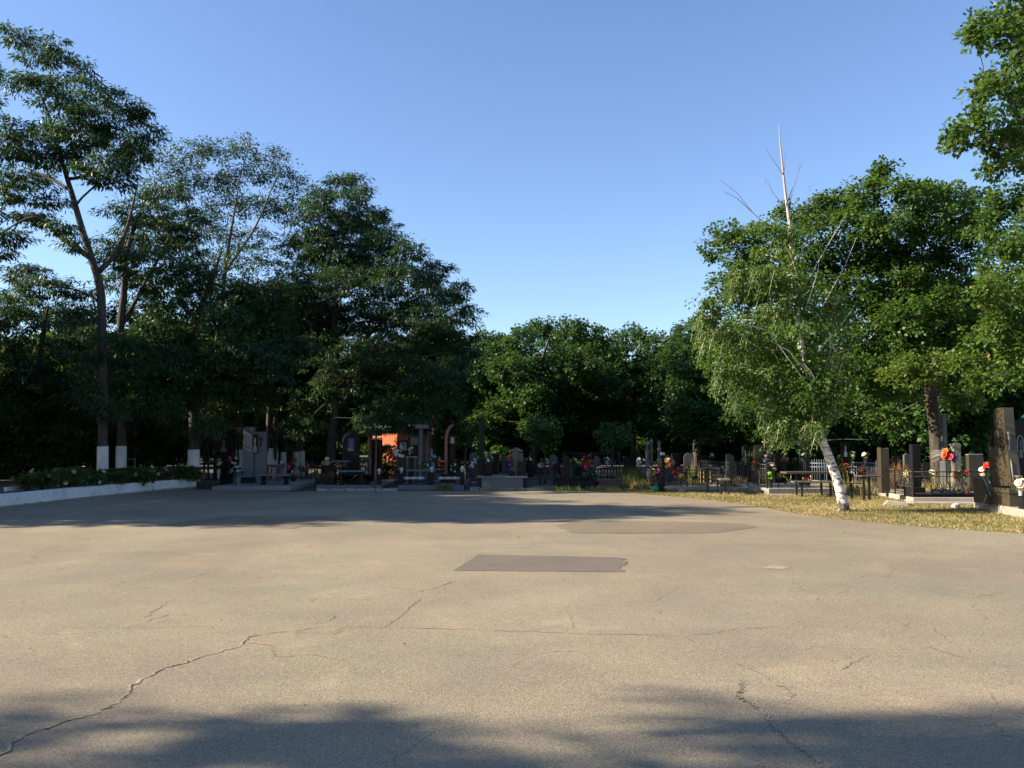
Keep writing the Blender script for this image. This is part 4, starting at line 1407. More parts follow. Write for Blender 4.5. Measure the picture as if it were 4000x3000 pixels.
bouquet('flower_bouquet', 'pale yellow flowers in a tall white vase under the portico portrait', 855, 1806, 30.8, 11, ['cream', 'yellow'], 8, .26, (.36, .07, 'white_stone'), br=.05)
bouquet('flower_bouquet', 'small white and orange flowers before the black slab of the portico', 843, 1766, 31.2, 9, ['white', 'orange'], 5, .26, (.5, .06, 'black_granite'), br=.04)
bouquet('flower_bouquet', 'small red flowers between the portico and the grey double headstone', 893, 1793, 30.2, 7, ['red', 'pink'], 4, .14, br=.05)
bouquet('flower_bouquet', 'white flowers on dark stems left of the grey double headstone', 922, 1800, 31, 16, ['white'], 7, .14, br=.045)
bouquet('flower_bouquet', 'lilac-white flowers on a square grey pedestal before the double headstone', 926, 1842, 29.0, 22, ['lilac', 'white', 'lilac'], 13, .14, (.46, .1, 'grey_granite', 'square'), br=.06)
# double headstone
D = 30.5
dh = thing('double_headstone', 'tall grey granite double headstone with a dark portrait niche and cross', 'headstone', (X(985, D), D, .14))
xc, zb = X(985, D), .14
obj('plinth', MB().base(X(974, D) - xc, 0, 0, (S(54, D), .5, Z(1864, D) - zb)), 'black_granite', dh, .01)
z1 = Z(1864, D) - zb
obj('slab', MB().prism(outline('flat', S(42, D), Z(1667, D) - zb - z1), -.12, .12, (X(972, D) - xc, 0, z1)), 'grey_granite', dh, .008)
s2 = obj('slab', MB().prism(outline('flat', S(43, D), Z(1687, D) - zb), -.1, .1, (X(1016, D) - xc, .05, 0)), 'grey_granite', dh, .008)
obj('portrait_plate', MB().box((X(998, D) - xc, -.125, Z(1734, D) - zb), (S(22, D), .03, S(74, D))), 'black_granite', dh)
obj('portrait', MB().prism(figure(S(16, D), S(60, D)), -.006, .0, (X(998, D) - xc, -.141, Z(1768, D) - zb)), 'faint_engraving', dh)
obj('cross', MB().box((X(1019, D) - xc, -.055, Z(1726, D) - zb), (S(4, D), .03, S(40, D))).box((X(1019, D) - xc, -.057, Z(1717, D) - zb), (S(17, D), .03, S(4, D))), 'black_granite', s2)
bench('stone_bench', 'grey stone bench on turned dark legs in front of the double headstone', 1012, 1136, 1852, 29.2, .36, 'grey_granite', .14, 'stone', .06, 'black_granite')
bench('stone_table', 'grey stone table behind the turned-leg bench, left of the red flowers', 1032, 1098, 1815, 32.2, .5, 'grey_granite', .14, 'block', .07, 'dark_grey_granite')
bouquet('flower_wreath', 'bright red flowers standing above magenta ones right of the stone bench', 1147, 1802, 31.8, 10, ['red'], 6, 0, (.3, .1, 'black_granite'), br=.06, ry=22)
bouquet('flower_wreath', 'magenta pink flowers beside the red ones right of the stone bench', 1134, 1820, 31.5, 14, ['magenta', 'pink'], 7, 0, br=.06, ry=8)
bouquet('flower_bouquet', 'white lilies on a grave behind the turned-leg stone bench', 1100, 1812, 33, 12, ['white', 'lilac'], 6, 0, br=.05)
bouquet('flower_bouquet', 'orange and white flowers at the left corner of the black planter', 1232, 1846, 30, 9, ['orange', 'white', 'peach'], 6, .0, br=.045)

plot('kerbed grave plot with a grey granite kerb and a black planter', 1235, 1492, 28.6, 33.2, .15, 'dark_paving', 'grave_plot', kerb=True, kmat='grey_granite')
pl = thing('planter', 'long black granite planter with dry stems on the grey-kerbed plot', 'planter', (X(1276, 29.4), 29.4, .11))
obj('trough', MB().base(0, 0, 0, (S(72, 29.4), .45, .24)), 'black_granite', pl, .01)
k = 120
B = np.stack([rng.uniform(-.3, .3, k), rng.uniform(-.18, .18, k), np.full(k, .24)], 1)
obj('dry_stems', leaf_mesh('dry_stems', B, rand_unit(k) * .6 + np.array([0, 0, .8]), rand_unit(k), rng.uniform(.1, .32, k), np.full(k, .02), 'brown_blade', rng.random(k)), None, pl)
bench('stone_bench', 'grey-topped bench with dark block legs on the grey-kerbed plot', 1320, 1432, 1837, 29.4, .36, 'grey_granite', .11, 'block', .06, 'black_granite')
bench('stone_table', 'grey table before the black arched headstone with the blue portrait', 1296, 1366, 1799, 31.3, .45, 'grey_granite', .11, 'block', .06, 'black_granite')
st = stele('arched_headstone', 'black arched headstone with a blue portrait behind the planter plot', 1338, 1402, 1680, 1832, 32.2, .2, 'black_granite', 'arch', .11, por=(1360, 1384, 1712, 1762), frame='blue_portrait', pormat='faint_engraving')
D = 32.0
arc = [(-.33 + .33 * (1 - math.cos(t)) * 1.0, math.sin(t) * .33) for t in [k * .16 for k in range(10)]]
pts = [(x, z) for x, z in arc] + [(x + .07, z - .03) for x, z in reversed(arc)]
obj('side_band', MB().prism(list(reversed(pts)), -.16, -.105, (0, 0, Z(1725, D) - .11)), 'grey_granite', st)
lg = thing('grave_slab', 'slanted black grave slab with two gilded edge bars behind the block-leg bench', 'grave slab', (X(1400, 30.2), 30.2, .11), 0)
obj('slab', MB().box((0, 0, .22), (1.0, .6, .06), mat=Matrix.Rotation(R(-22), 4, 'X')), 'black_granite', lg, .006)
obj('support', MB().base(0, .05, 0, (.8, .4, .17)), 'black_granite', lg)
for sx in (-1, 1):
    obj('gilded_sunlit_bar', MB().tube([(sx * .12 - .1, -.34, .13), (sx * .12 + .12, -.34, .33)], .014, 6), 'gold', lg)  # sunlit diagonal strips, their light put in as gold colour
bouquet('flower_bouquet', 'dried tan flowers left of the grey table near the planter', 1280, 1806, 30.3, 17, ['tan', 'cream'], 9, .11, br=.06)
bouquet('flower_bouquet', 'dull pink flowers under the grey table of the planter plot', 1318, 1821, 30.6, 8, ['pink', 'tan'], 5, .11, br=.045)
bouquet('memorial_lantern_flowers', 'small orange and white flowers standing on the grave slab with gilded bars', 1347, 1816, 30.0, 5, ['orange', 'peach'], 3, .11, br=.035, cat='flowers')
po = thing('iron_post', 'thin rusty iron post at the front right of the grey-kerbed plot', 'post', (X(1463, 28.5), 28.5, 0))
obj('shaft', MB().tube([(0, 0, 0), (0, 0, Z(1818, 28.5))], .017, 6), 'rusty_iron', po)
obj('cap', MB().ball((0, 0, Z(1818, 28.5)), .03, 8), 'rusty_iron', po)
# brown columned monument
D = 33.5
cm = thing('columned_monument', 'brown granite monument with one thick and one thin orange column, before the orange house', 'monument', (X(1458, D), D, 0))
xc = X(1458, D)
hz = Z(1703, D)
for px, r_, m_ in ((1448, .075, 'brown_granite'), (1471, .03, 'orange_stone')):
    obj('column', MB().lathe([(r_ * 1.4, .1), (r_ * 1.4, .16), (r_, .22), (r_ * .92, hz - .1), (r_ * 1.3, hz - .04), (r_ * 1.3, hz)], (X(px, D) - xc, -.2, 0), 12), m_, cm)
obj('beam', MB().box((0, -.1, hz + .07), (S(58, D), .6, .14)), 'black_granite', cm, .01)
obj('base', MB().base(0, 0, 0, (S(74, D), .9, .1)), 'brown_granite', cm, .01)
obj('slab', MB().base(.1, .12, .1, (S(44, D), .12, hz - .25)), 'black_granite', cm, .006)
# orange house
D = 43
h = thing('orange_house', 'small orange stuccoed house glimpsed between the trees behind the graves', 'house', (X(1495, D), D, 0), R(-32))
xc = X(1500, D)
hz = Z(1672, D)
obj('wall', MB().base(0, 1.5, 0, (S(140, D), 3.0, hz)), 'stucco', h)
obj('roof', MB().prism([(-S(78, D), 0), (S(78, D), 0), (S(75, D), .1), (0, .35), (-S(75, D), .1)], -.35, 3.3, (0, 0, hz + .002)), 'roof', h)
wf = obj('window', MB().box((X(1462, D) - xc, -.01, 1.35), (.75, .06, .95)), 'wood', h)
obj('pane', MB().box((X(1462, D) - xc, -.043, 1.35), (.63, .012, .83)), 'black_granite', wf)
bench('stone_table', 'pale slab table in front of the orange wall, left of the brown columns', 1396, 1442, 1781, 36, .5, 'white_stone', 0, 'block', .05, 'dark_grey_granite')
bench('stone_table', 'pale slab table under the tall blue portrait stele', 1588, 1629, 1782, 32.0, .4, 'white_stone', 0, 'block', .05, 'dark_grey_granite')
shrub('shrub', 'dark rounded bush in front of the orange house', 1500, 36.5, 1.25, .62, n=3500, leaf=.11)
stele('portrait_headstone', 'black headstone with a pale greyish portrait, left of the tall blue portrait stele', 1550, 1593, 1720, 1830, 33, .14, 'black_granite', 'flat', 0, por=(1562, 1588, 1728, 1760), frame='sky_portrait', pormat='faint_engraving')
stele('portrait_headstone', 'tall black stele with a light blue portrait of a man beside the grey columns', 1596, 1636, 1668, 1835, 33, .16, 'black_granite', 'flat', 0, por=(1604, 1631, 1677, 1738), frame='sky_portrait', pormat='skin_portrait')
# grey rotunda columns
D = 31.5
rm = thing('rotunda_monument', 'grey granite pair of round columns under a dark beam', 'monument', (X(1652, D), D, .14))
xc = X(1652, D)
for px, dy, r_ in ((1642, -.35, S(9.2, D)), (1667, .5, S(8, D))):
    q = Z(1676, D) - .14
    obj('column', MB().lathe([(r_ * 1.5, 0), (r_ * 1.5, .1), (r_ * 1.15, .14), (r_ * 1.05, .2), (r_, .3), (r_ * .95, q - .14), (r_ * 1.12, q - .1), (r_ * 1.0, q - .06), (r_ * 1.2, q)], (X(px, D + dy) - xc, dy, 0), 18), 'grey_granite', rm)
obj('beam', MB().box((0, .08, Z(1668, D) - .14 + .003), (S(52, D), 1.3, S(16, D))), 'dark_grey_granite', rm, .012)
for px, py, D, rp, cols, n, lab in [(1562, 1768, 31.5, 18, ['white'], 9, 'white lilies in front of the headstone with the pale greyish portrait'), (1605, 1757, 31.7, 15, ['white', 'cream'], 6, 'white lilies at the foot of the tall blue portrait stele'),
                                    (1655, 1812, 30.2, 18, ['white', 'white', 'lime'], 9, 'white and green flowers at the foot of the grey columns'), (1700, 1791, 31.5, 15, ['white', 'lilac'], 8, 'white flowers on the low table right of the grey columns'),
                                    (1722, 1812, 30.5, 13, ['orange', 'red'], 10, 'orange roses left of the red granite arch'), (1778, 1829, 31, 18, ['white'], 10, 'small white flowers right of the red granite arch'),
                                    (1545, 1826, 30.5, 14, ['tan', 'cream', 'white'], 8, 'tan and white flowers left of the block bench with the baluster rail')]:
    bouquet('flower_bouquet', lab, px, py, D, rp, cols, n, .1, br=.055 if n < 10 else .04, ry=24 if n == 10 and rp == 13 else None)
bench('stone_bench', 'grey stone bench between the balusters and the grey columns', 1588, 1690, 1834, 29.7, .36, 'grey_granite', .14, 'block', .06, 'black_granite')
bench('stone_table', 'grey stone table right of the grey columns', 1650, 1712, 1797, 32.4, .5, 'grey_granite', .1, 'single', .06, 'dark_grey_granite')
plot('light grey kerbed plot edged with white balusters laid on their sides', 1556, 1812, 28.3, 33.3, .16, 'dark_paving', 'grave_plot', kerb=True, kmat='grey_granite')
# lying balusters
D = 28.55
bf = thing('baluster_rail', 'row of white stone balusters laid end to end between dark posts with ball tops', 'railing', (X(1686, D), D, .16))
xc = X(1686, D)
zr = Z(1868, D) - .16
rot = Matrix.Rotation(R(90), 4, 'Y')
px = 1578
while px < 1796:
    if abs(px + 13 - 1686) > 19:
        L = S(25, D)
        prof = [(.05, 0), (.05, .015), (.03, .03), (.055, L * .3), (.06, L * .45), (.045, L * .65), (.03, L * .8), (.05, L * .9), (.05, L)]
        obj('baluster', MB().lathe(prof, (X(px, D) - xc, 0, zr), 10, rot), 'white_stone', bf)
    px += 27
def finial_post(px, pytop, D, z0, lab):
    p = thing('finial_post', lab, 'post', (X(px, D), D, z0))
    h = Z(pytop + 10, D) - z0
    obj('shaft', MB().base(0, 0, 0, (.15, .15, h)), 'black_granite', p, .008)
    obj('ball', MB().lathe([(.03, 0), (.05, .01), (.03, .04), (.055, .07), (.072, .11), (.06, .155), (.02, .19), (.001, .2)], (0, 0, h), 12), 'white_stone', p)
for px, py, D, lab in [(1568, 1838, 28.55, 'dark square post with a pale ball at the left end of the baluster rail'), (1686, 1835, 28.5, 'dark square post with a pale ball in the middle of the baluster rail'),
                       (1806, 1834, 28.55, 'dark square post with a pale ball at the right end of the baluster rail'), (1481, 1842, 28.8, 'dark square post with a pale ball on the plot with the black planter')]:
    finial_post(px, py, D, .16, lab)
# red arch
D = 31.2
ra = thing('arch_monument', 'tall red granite arch leg curving over at the top', 'monument', (X(1748, D), D, 0))
xc = X(1748, D)
hz = Z(1656, D)
zs = hz - .62
def bow(t, o):
    return (-.1 + o + (.28 - o * .4) * (1 - math.cos(t)), zs + (.6 - o * .6) * math.sin(t))
outer = [(-.1, .42)] + [bow(R(90) * k / 10, 0) for k in range(11)]
inner = [bow(R(90) * k / 10, .1) for k in range(11)]
mb = MB()
oo = [(-.1, .42)] + outer[1:]
ii = [(0.0, .42)] + inner
for k in range(len(oo) - 1):
    mb.prism([oo[k], ii[k], ii[k + 1], oo[k + 1]], -.17, .17)
obj('arch_leg', mb, 'red_granite', ra)
obj('plinth', MB().base(.05, 0, 0, (.5, .5, .42)), 'black_granite', ra, .01)
obj('inner_slab', MB().base(.17, .1, .42, (.2, .1, zs - .2)), 'black_granite', ra, .006)
fl = obj('icon_plate', MB().box((.17, .045, zs + .02), (.13, .01, .22)), 'peach' if 0 else 'petal_peach', ra)

# centre monument
D = 28.2
zt = Z(1860, D)
cp_ = thing('bench_plinth', 'broad granite plinth with a pale front panel and overhanging top, centre of the row', 'monument base', (X(1962, D), D + .75, 0))
xc = X(1962, D)
obj('top', MB().base(0, 0, zt - .065, (S(196, D), 1.5, .065)), 'grey_granite', cp_, .01)
obj('front_panel', MB().base(0, -.66, 0, (S(160, D), .1, zt - .067)), 'grey_granite', cp_)
for sx in (-1, 1):
    obj('end_block', MB().base(sx * S(88.5, D), 0, 0, (S(16, D), 1.4, zt - .067)), 'black_granite', cp_, .006)
obj('back_panel', MB().base(0, .6, 0, (S(160, D), .1, zt - .067)), 'black_granite', cp_)
stele('tall_headstone', 'very tall narrow black stele on the broad plinth', 1870, 1891, 1643, 1860, 28.75, .3, 'black_granite', 'flat', zt)
stele('headstone', 'short black sail-shaped headstone at the right end of the broad plinth', 2018, 2056, 1802, 1858, 28.6, .16, 'black_granite', 'taper', zt)
bouquet('flower_bouquet', 'white and bluish flowers in a tall black vase on the broad plinth', 1905, 1789, 28.5, 18, ['white', 'lilac', 'blue'], 10, zt, (.4, .12, 'black_granite', 'square'), br=.05)
bouquet('flower_bouquet', 'single pink flowers beside the tall black vase', 1922, 1793, 28.7, 5, ['pink'], 2, zt, br=.045)
bouquet('flower_bouquet', 'orange flowers stacked beside the grey broken column', 1992, 1792, 29.6, 8, ['orange'], 5, 0, br=.055, ry=12)
bouquet('flower_bouquet', 'purple flowers left of the short black sail headstone', 1986, 1813, 29.0, 15, ['purple'], 8, zt, br=.055, ry=8)
bouquet('flower_bouquet', 'low blue and orange flowers on the plinth before the purple ones', 2000, 1850, 28.5, 14, ['blue', 'purple', 'orange'], 7, zt, br=.05, ry=6)
D = 30.4
bc = thing('broken_column_monument', 'beige and grey monument shaped as a broken trunk under a pale arch bar', 'monument', (X(2014, D), D, 0))
random.seed(8)
prof = [(.2, 0), (.19, .3), (.15, .6), (.13, .85), (.16, 1.05), (.13, 1.2), (.07, 1.32), (.06, Z(1748, D))]
mb = MB().lathe(prof, (0, 0, 0), 12)
mb.v = [(x * (1 + random.uniform(-.12, .12)), y * (1 + random.uniform(-.12, .12)), z) for x, y, z in mb.v]
obj('broken_trunk', mb, 'clay', bc)
obj('arch_bar', MB().tube([(-.26, .12, Z(1766, D)), (-.1, .12, Z(1758, D)), (.1, .12, Z(1756, D)), (.24, .12, Z(1764, D))], .035, 8), 'light_concrete', bc)
obj('slab', MB().base(.02, .2, 0, (.5, .1, Z(1770, D))), 'brown_granite', bc, .01)
# rough stone kerb pieces along the asphalt
random.seed(15)
kerb0 = None
KS = 'rough weathered kerbstone at the foot of the middle graves'
px = 1240
i = 0
while px < 2110:
    if px < 1545 or px > 1835:
        wpx = random.uniform(24, 40)
        D = 27.75 + random.uniform(-.05, .05)
        mb = MB().box((0, 0, .03), (1, .22, .1 + (.05 if px > 1835 else 0)))
        mb.v = [(x, y * random.uniform(.8, 1.1), z * random.uniform(.8, 1.25)) for x, y, z in mb.v]
        o = obj('kerbstone', mb, 'concrete' if px < 1835 else 'rock', None, .015)
        o.scale = (S(wpx - 2, D), 1, 1)
        o.location = (X(px + wpx / 2, D), D, 0)
        o.rotation_euler = (0, random.uniform(-.04, .04), random.uniform(-.06, .06))
        tag(o, KS, 'kerbstone', 'rough kerbstones along the asphalt')
        px += wpx
    else:
        px = 1836
# young tree
picture_tree('young_maple', 'young maple with a thin sunlit bare stem right of the broad plinth', 'maple', 33, [(2128, 1870), (2129, 1800), (2130, 1755), (2122, 1690)], [.045, .04, .036, .015],
             [(2105, 1730, 26, 22, .2), (2135, 1700, 34, 26, .15), (2150, 1740, 22, 16, .2), (2090, 1690, 26, 24, .2), (2160, 1670, 34, 28, .1), (2120, 1650, 40, 30, .1)], depth=.35, lscale=.9)
picture_tree('young_maple', 'young maple with low bright leaves left of the tall black stele', 'maple', 33.5, [(1820, 1880), (1818, 1790), (1815, 1720), (1812, 1670)], [.05, .045, .04, .015],
             [(1800, 1700, 36, 30, .25), (1830, 1670, 36, 26, .2), (1790, 1650, 34, 26, .15), (1845, 1720, 26, 24, .2), (1815, 1740, 26, 18, .2), (1760, 1690, 20, 18, .1)], depth=.4)
picture_tree('young_maple', 'young maple with a slim stem and bright low leaves behind the red wreath', 'maple', 34, [(2390, 1860), (2392, 1780), (2394, 1720), (2400, 1670)], [.05, .045, .035, .015],
             [(2380, 1720, 36, 26, .2), (2420, 1710, 34, 26, .15), (2400, 1680, 40, 26, .15), (2450, 1690, 26, 22, .1), (2360, 1690, 30, 22, .1)], depth=.4)
# plot with the red wreath
plot('low black granite plot with the red wreath and white flower bed', 2190, 2350, 28.9, 32, .26, 'black_granite', 'grave_plot')
stele('narrow_headstone', 'narrow black headstone left of the lime and red wreaths', 2203, 2225, 1776, 1866, 29.4, .14, 'black_granite', 'slant', .26)
bouquet('flower_bouquet', 'lime and white flowers right of the narrow black headstone', 2242, 1808, 29.2, 13, ['lime', 'lime', 'white'], 8, .26, br=.055, ry=16)
bouquet('flower_wreath', 'deep red and magenta wreath on the black plot', 2298, 1806, 29.4, 22, ['red', 'magenta', 'pink', 'orange'], 14, .26, br=.075, ry=26)
bouquet('flower_bouquet', 'low bed of small white flowers below the deep red wreath', 2312, 1848, 29.1, 34, ['white', 'lilac'], 18, .26, br=.035, ry=8)
fence('iron_fence', 'black iron fence with three close rails behind the deep red wreath', [(X(2200, 33), 33), (X(2420, 32.6), 32.6)], 1.15, 'iron', 0, .12, 'double')
fence('iron_fence', 'black low iron rail across the grave behind the young bare-stemmed maple', [(X(1945, 34), 34), (X(2270, 34), 34)], .72, 'iron', 0, .14, 'scroll')
# ornate bench
D = 28.0
ob = thing('iron_bench', 'ornate black wrought iron bench with flared curled legs at the grass corner', 'bench', (X(2382, D), D, 0))
hs = Z(1872, D)
obj('seat', MB().base(0, 0, hs - .05, (S(96, D), .45, .05)), 'iron', ob, .006)
ap = obj('apron', MB().base(0, -.19, hs - .2, (S(86, D), .02, .15)), 'iron', ob)
for sx in (-1, 1):
    for sy in (-1, 1):
        cv = [(sx * .2, sy * .12, hs - .05), (sx * .26, sy * .14, hs * .7), (sx * .34, sy * .16, hs * .35), (sx * .44, sy * .18, .03), (sx * .52, sy * .18, .018), (sx * .53, sy * .18, .07)]
        obj('leg', MB().tube(cv, [.024, .022, .02, .018, .016, .013], 6), 'iron', ob)
bk = MB().tube([(-.4, .2, hs + .38), (.4, .2, hs + .38)], .016, 6)
for k in range(9):
    bk.tube([(-.4 + .1 * k, .2, hs - .02), (-.4 + .1 * k, .2, hs + .38)], .009, 5)
    bk.tube([(-.4 + .1 * k + .04 * math.cos(t), .2, hs + .18 + .07 * math.sin(t)) for t in [j * .7 for j in range(10)]], .006, 4)
obj('backrest', bk, 'iron', ob)
# weeds
for px, D, hh, r_, n, m_, lab in [(2455, 29.2, .5, .3, 260, 'green_blade', 'tall green weeds between the ornate bench and the knobbed fence'), (2500, 28.4, .38, .3, 300, 'dry_blade', 'yellowed grass tuft left of the knobbed fence'),
                                  (2475, 31, .75, .5, 300, 'green_blade', 'dark weed thicket behind the yellowed tuft'), (2860, 29, .5, .45, 380, 'dry_blade', 'dry brown grass between the small bench and the stepped platform'),
                                  (2530, 29.8, .45, .3, 260, 'green_blade', 'green weeds at the left corner of the knobbed fence'), (1925, 27.7, .22, .18, 70, 'dry_blade', 'small dry tuft before the broad plinth'),
                                  (1735, 27.9, .3, .3, 170, 'green_blade', 'yellow-green tuft before the baluster plot'), (2220, 27.9, .22, .5, 200, 'green_blade', 'green tuft before the black wreath plot'), (2330, 28.05, .2, .4, 160, 'green_blade', 'short green tuft under the ornate iron bench')]:
    clump('weed_tuft', lab, px, D, hh, r_, n, m_)
sheet('dry_lawn', [tuple(ground(2080, 1912))[:2], tuple(ground(2395, 1912))[:2], (X(2540, 31), 31), (X(2080, 31), 31)], .002, 'lawn')
clump('dry_plant', 'tall thin dry stalks standing inside the knobbed fence', 2706, 29.6, 1.0, .22, 46, 'green_blade', cat='plant', wdt=.028, tint=.75, up=1.9)
# grey posts
for px0, px1, pt, D, lab in [(2523, 2534, 1722, 33, 'shorter grey grave post left of the knobbed fence, nearest the weeds'), (2540, 2550, 1712, 33.4, 'tallest grey grave post, between two others'), (2570, 2581, 1722, 32.4, 'grey grave post with pale rings, nearest the black post')]:
    p = thing('grave_post', lab, 'grave marker', (X((px0 + px1) / 2, D), D, 0))
    hh = Z(pt, D)
    obj('shaft', MB().base(0, 0, .06, (S(px1 - px0, D), .1, hh - .06)), 'dark_grey_granite', p, .008)
    obj('base', MB().base(0, 0, 0, (.24, .24, .06)), 'dark_grey_granite', p, .006)
    for q in ((.55, .8) if px0 == 2570 else (.93,)):
        obj('band', MB().base(0, 0, hh * q, (S(px1 - px0, D) * 1.12, .112, .03)), 'white_stone', p)
# knobbed fence plot
plot('low concrete kerb under the knobbed iron fence', 2538, 2828, 28.25, 31.8, .1, 'soil', 'grave_plot', kerb=True, kmat='concrete')
x0, x1 = X(2545, 28.35), X(2822, 28.35)
fence('iron_fence', 'black iron fence with white knobs and scrolls round the pink wreath', [(x0, 31.6), (x0, 28.35), (x1, 28.35), (x1, 31.6), (x0, 31.6)], .56, 'iron', .1, .16, 'scroll', tipmat='white_stone')
bp = thing('black_post', 'black square grave post with a whitish top inside the knobbed fence', 'grave marker', (X(2590, 28.7), 28.7, .07))
obj('shaft', MB().base(0, 0, 0, (S(12, 28.7), .12, Z(1778, 28.7) - .07)), 'black_granite', bp, .006)
obj('cap', MB().base(0, 0, Z(1778, 28.7) - .07 + .001, (S(14, 28.7), .14, S(10, 28.7))), 'engraving', bp, .006)
for px, py, D, rp, ry, cols, n, br, lab in [(2660, 1850, 28.9, 24, 18, ['pink', 'red', 'pink', 'yellow', 'magenta', 'peach'], 16, .075, 'big pink and red wreath inside the knobbed fence'),
                                            (2572, 1848, 28.8, 9, 20, ['magenta', 'red'], 9, .06, 'upright crimson flowers left of the black square post'), (2553, 1850, 28.7, 7, 16, ['yellow', 'cream'], 8, .05, 'yellow flowers at the left corner of the knobbed fence'),
                                            (2610, 1806, 30.2, 20, 12, ['tan', 'orange', 'tan'], 9, .085, 'dried orange-tan wreath behind the black square post'), (2706, 1858, 29, 8, 8, ['yellow', 'white'], 5, .04, 'few yellow flowers right of the big pink wreath')]:
    bouquet('flower_wreath' if rp > 15 else 'flower_bouquet', lab, px, py, D, rp, cols, n, .07, br=br, ry=ry)
def gilded(px0, px1, pyt, pyb, D, n, lab, z0=0.0, slope=0.0):
    g = thing('gilded_railing', lab, 'railing', (X((px0 + px1) / 2, D), D, z0))
    hh = Z(pyt, D) - z0
    w_ = S(px1 - px0, D)
    rl = MB()
    for zz in (.08, hh):
        rl.tube([(-w_ / 2, 0, zz), (w_ / 2, slope, zz)], .013, 5)
    for sx in (-1, 1):
        rl.tube([(sx * w_ / 2, slope if sx > 0 else 0, 0), (sx * w_ / 2, slope if sx > 0 else 0, hh)], .013, 5)
    obj('frame', rl, 'iron', g)
    for k in range(n):
        x = -w_ / 2 + w_ * (k + .5) / n
        pts = [(x + .008 * math.sin(j * 1.6), slope * (k + .5) / n + .008 * math.cos(j * 1.6), .09 + (hh - .1) * j / 14) for j in range(15)]
        obj('gilded_sunlit_bar', MB().tube(pts, .02, 6), 'gold', g)
gilded(2730, 2782, 1833, 1868, 29.3, 4, 'gilded twisted railing behind the one-legged table', .07)
gilded(3255, 3318, 1838, 1880, 26.8, 4, 'gilded twisted railing right of the birch trunk', 0)
bg_ = MB().ball((0, 0, .1), .11, 10, (1, .7, 1.1))
random.seed(5)
bg_.v = [(x * random.uniform(.85, 1.15), y * random.uniform(.85, 1.15), max(0, z)) for x, y, z in bg_.v]
bt = thing('plastic_bag', 'crumpled green plastic bag leaning at the knobbed fence corner', 'bag', ground_at(2559, 27.3))
obj('bag', bg_, 'plastic_green', bt)
obj('tied_top', MB().tube([(0, 0, .19), (.02, 0, .24), (.06, .01, .27)], [.02, .015, .04], 6), 'plastic_green', bt)
tk = stele('black_box_marker', 'small black block marker beside the green bag', 2565, 2592, 1884, 1908, 27.6, .2, 'black_granite', 'flat', 0, cat='grave marker')
rock('field_stone', 'grey field stone in the dry grass before the knobbed fence', 2664, 1915, 38, 18, 27.0, 'rock')
bench('iron_table', 'dark one-legged table standing in the dry grass by the knobbed fence', 2727, 2806, 1826, 26.4, .5, 'wood', 0, 'single', .035, 'iron', legpx=2763, cat='table')
bench('wooden_bench', 'small brown bench set end-on right of the one-legged table', 2805, 2843, 1868, 25.9, 1.0, 'grey_wood', 0, 'post4', .05, 'iron', rz=R(-6))

# ------------------------------------------------------------------ right plots
GP = ground(3003, 1932)
pw = X(3262, GP.y) - GP.x
gp_ = thing('grave_platform', 'stepped concrete platform with black steles behind the long dark table', 'grave plot', (GP.x, GP.y, 0), R(4))
obj('platform', MB().base(pw / 2, 2.7, -.05, (pw, 5.4, .23)), 'concrete', gp_, .012)
obj('step', MB().base(-.21, 3.6, -.05, (.4, 3.6, .15)), 'concrete', gp_, .012)
obj('apron', MB().base(pw / 2 + .3, -.32, -.05, (pw + .9, .62, .075)), 'concrete', gp_, .008)
tag(obj('sand_heap', MB().lathe([(.7, 0), (.5, .12), (.25, .24), (.02, .3)], ground_at(2895, 31.5), 12), 'clay'), 'low heap of brown earth by the left end of the stepped platform', 'earth')
stele('narrow_headstone', 'narrow black headstone with a whitish shine, leftmost on the stepped platform', 2903, 2921, 1744, 1830, 30.2, .3, 'black_granite', 'flat', .18, por=(2904, 2913, 1758, 1816), pormat='engraving')  # polished shine put on as a pale shape in the portrait slot
stele('headstone', 'wider black headstone on the stepped platform, between two narrow ones', 2947, 2981, 1738, 1842, 29.4, .22, 'bronze_granite', 'flat', .18)
stele('narrow_headstone', 'narrow black headstone on the stepped platform behind the white and red wreath', 2996, 3013, 1738, 1842, 29.2, .25, 'bronze_granite', 'flat', .18)
stele('headstone', 'dark broad headstone shaded behind the hanging birch twigs', 3025, 3052, 1768, 1850, 30, .2, 'black_granite', 'arch', .18)
gx = GP.x - .05
fence('iron_fence', 'black scrolled iron fence along the left edge of the stepped platform', [(gx - .9, GP.y + 5.0), (gx + .04, GP.y + .12)], .72, 'iron', .18, .13, 'scroll')
gd = thing('sunlit_edge_screen', 'black panel with three gilded edges at the corner of the stepped platform', 'railing', (X(2977, 27.3), 27.3, .18))
obj('panel', MB().base(0, 0, .06, (S(34, 27.3), .05, Z(1838, 27.3) - .24)), 'black_granite', gd)
for k in range(3):
    obj('gilded_sunlit_bar', MB().base(-S(13, 27.3) + k * S(13, 27.3), -.035, .04, (.04, .03, Z(1838, 27.3) - .22)), 'gold', gd)  # panel edges catching the sun, coloured gold to carry that light
bouquet('flower_wreath', 'white and red ball wreath in a tall black vase on the stepped platform', 3010, 1824, 26.4, 17, ['white', 'white', 'white', 'red'], 20, .18, (.42, .07, 'black_granite'), br=.05)
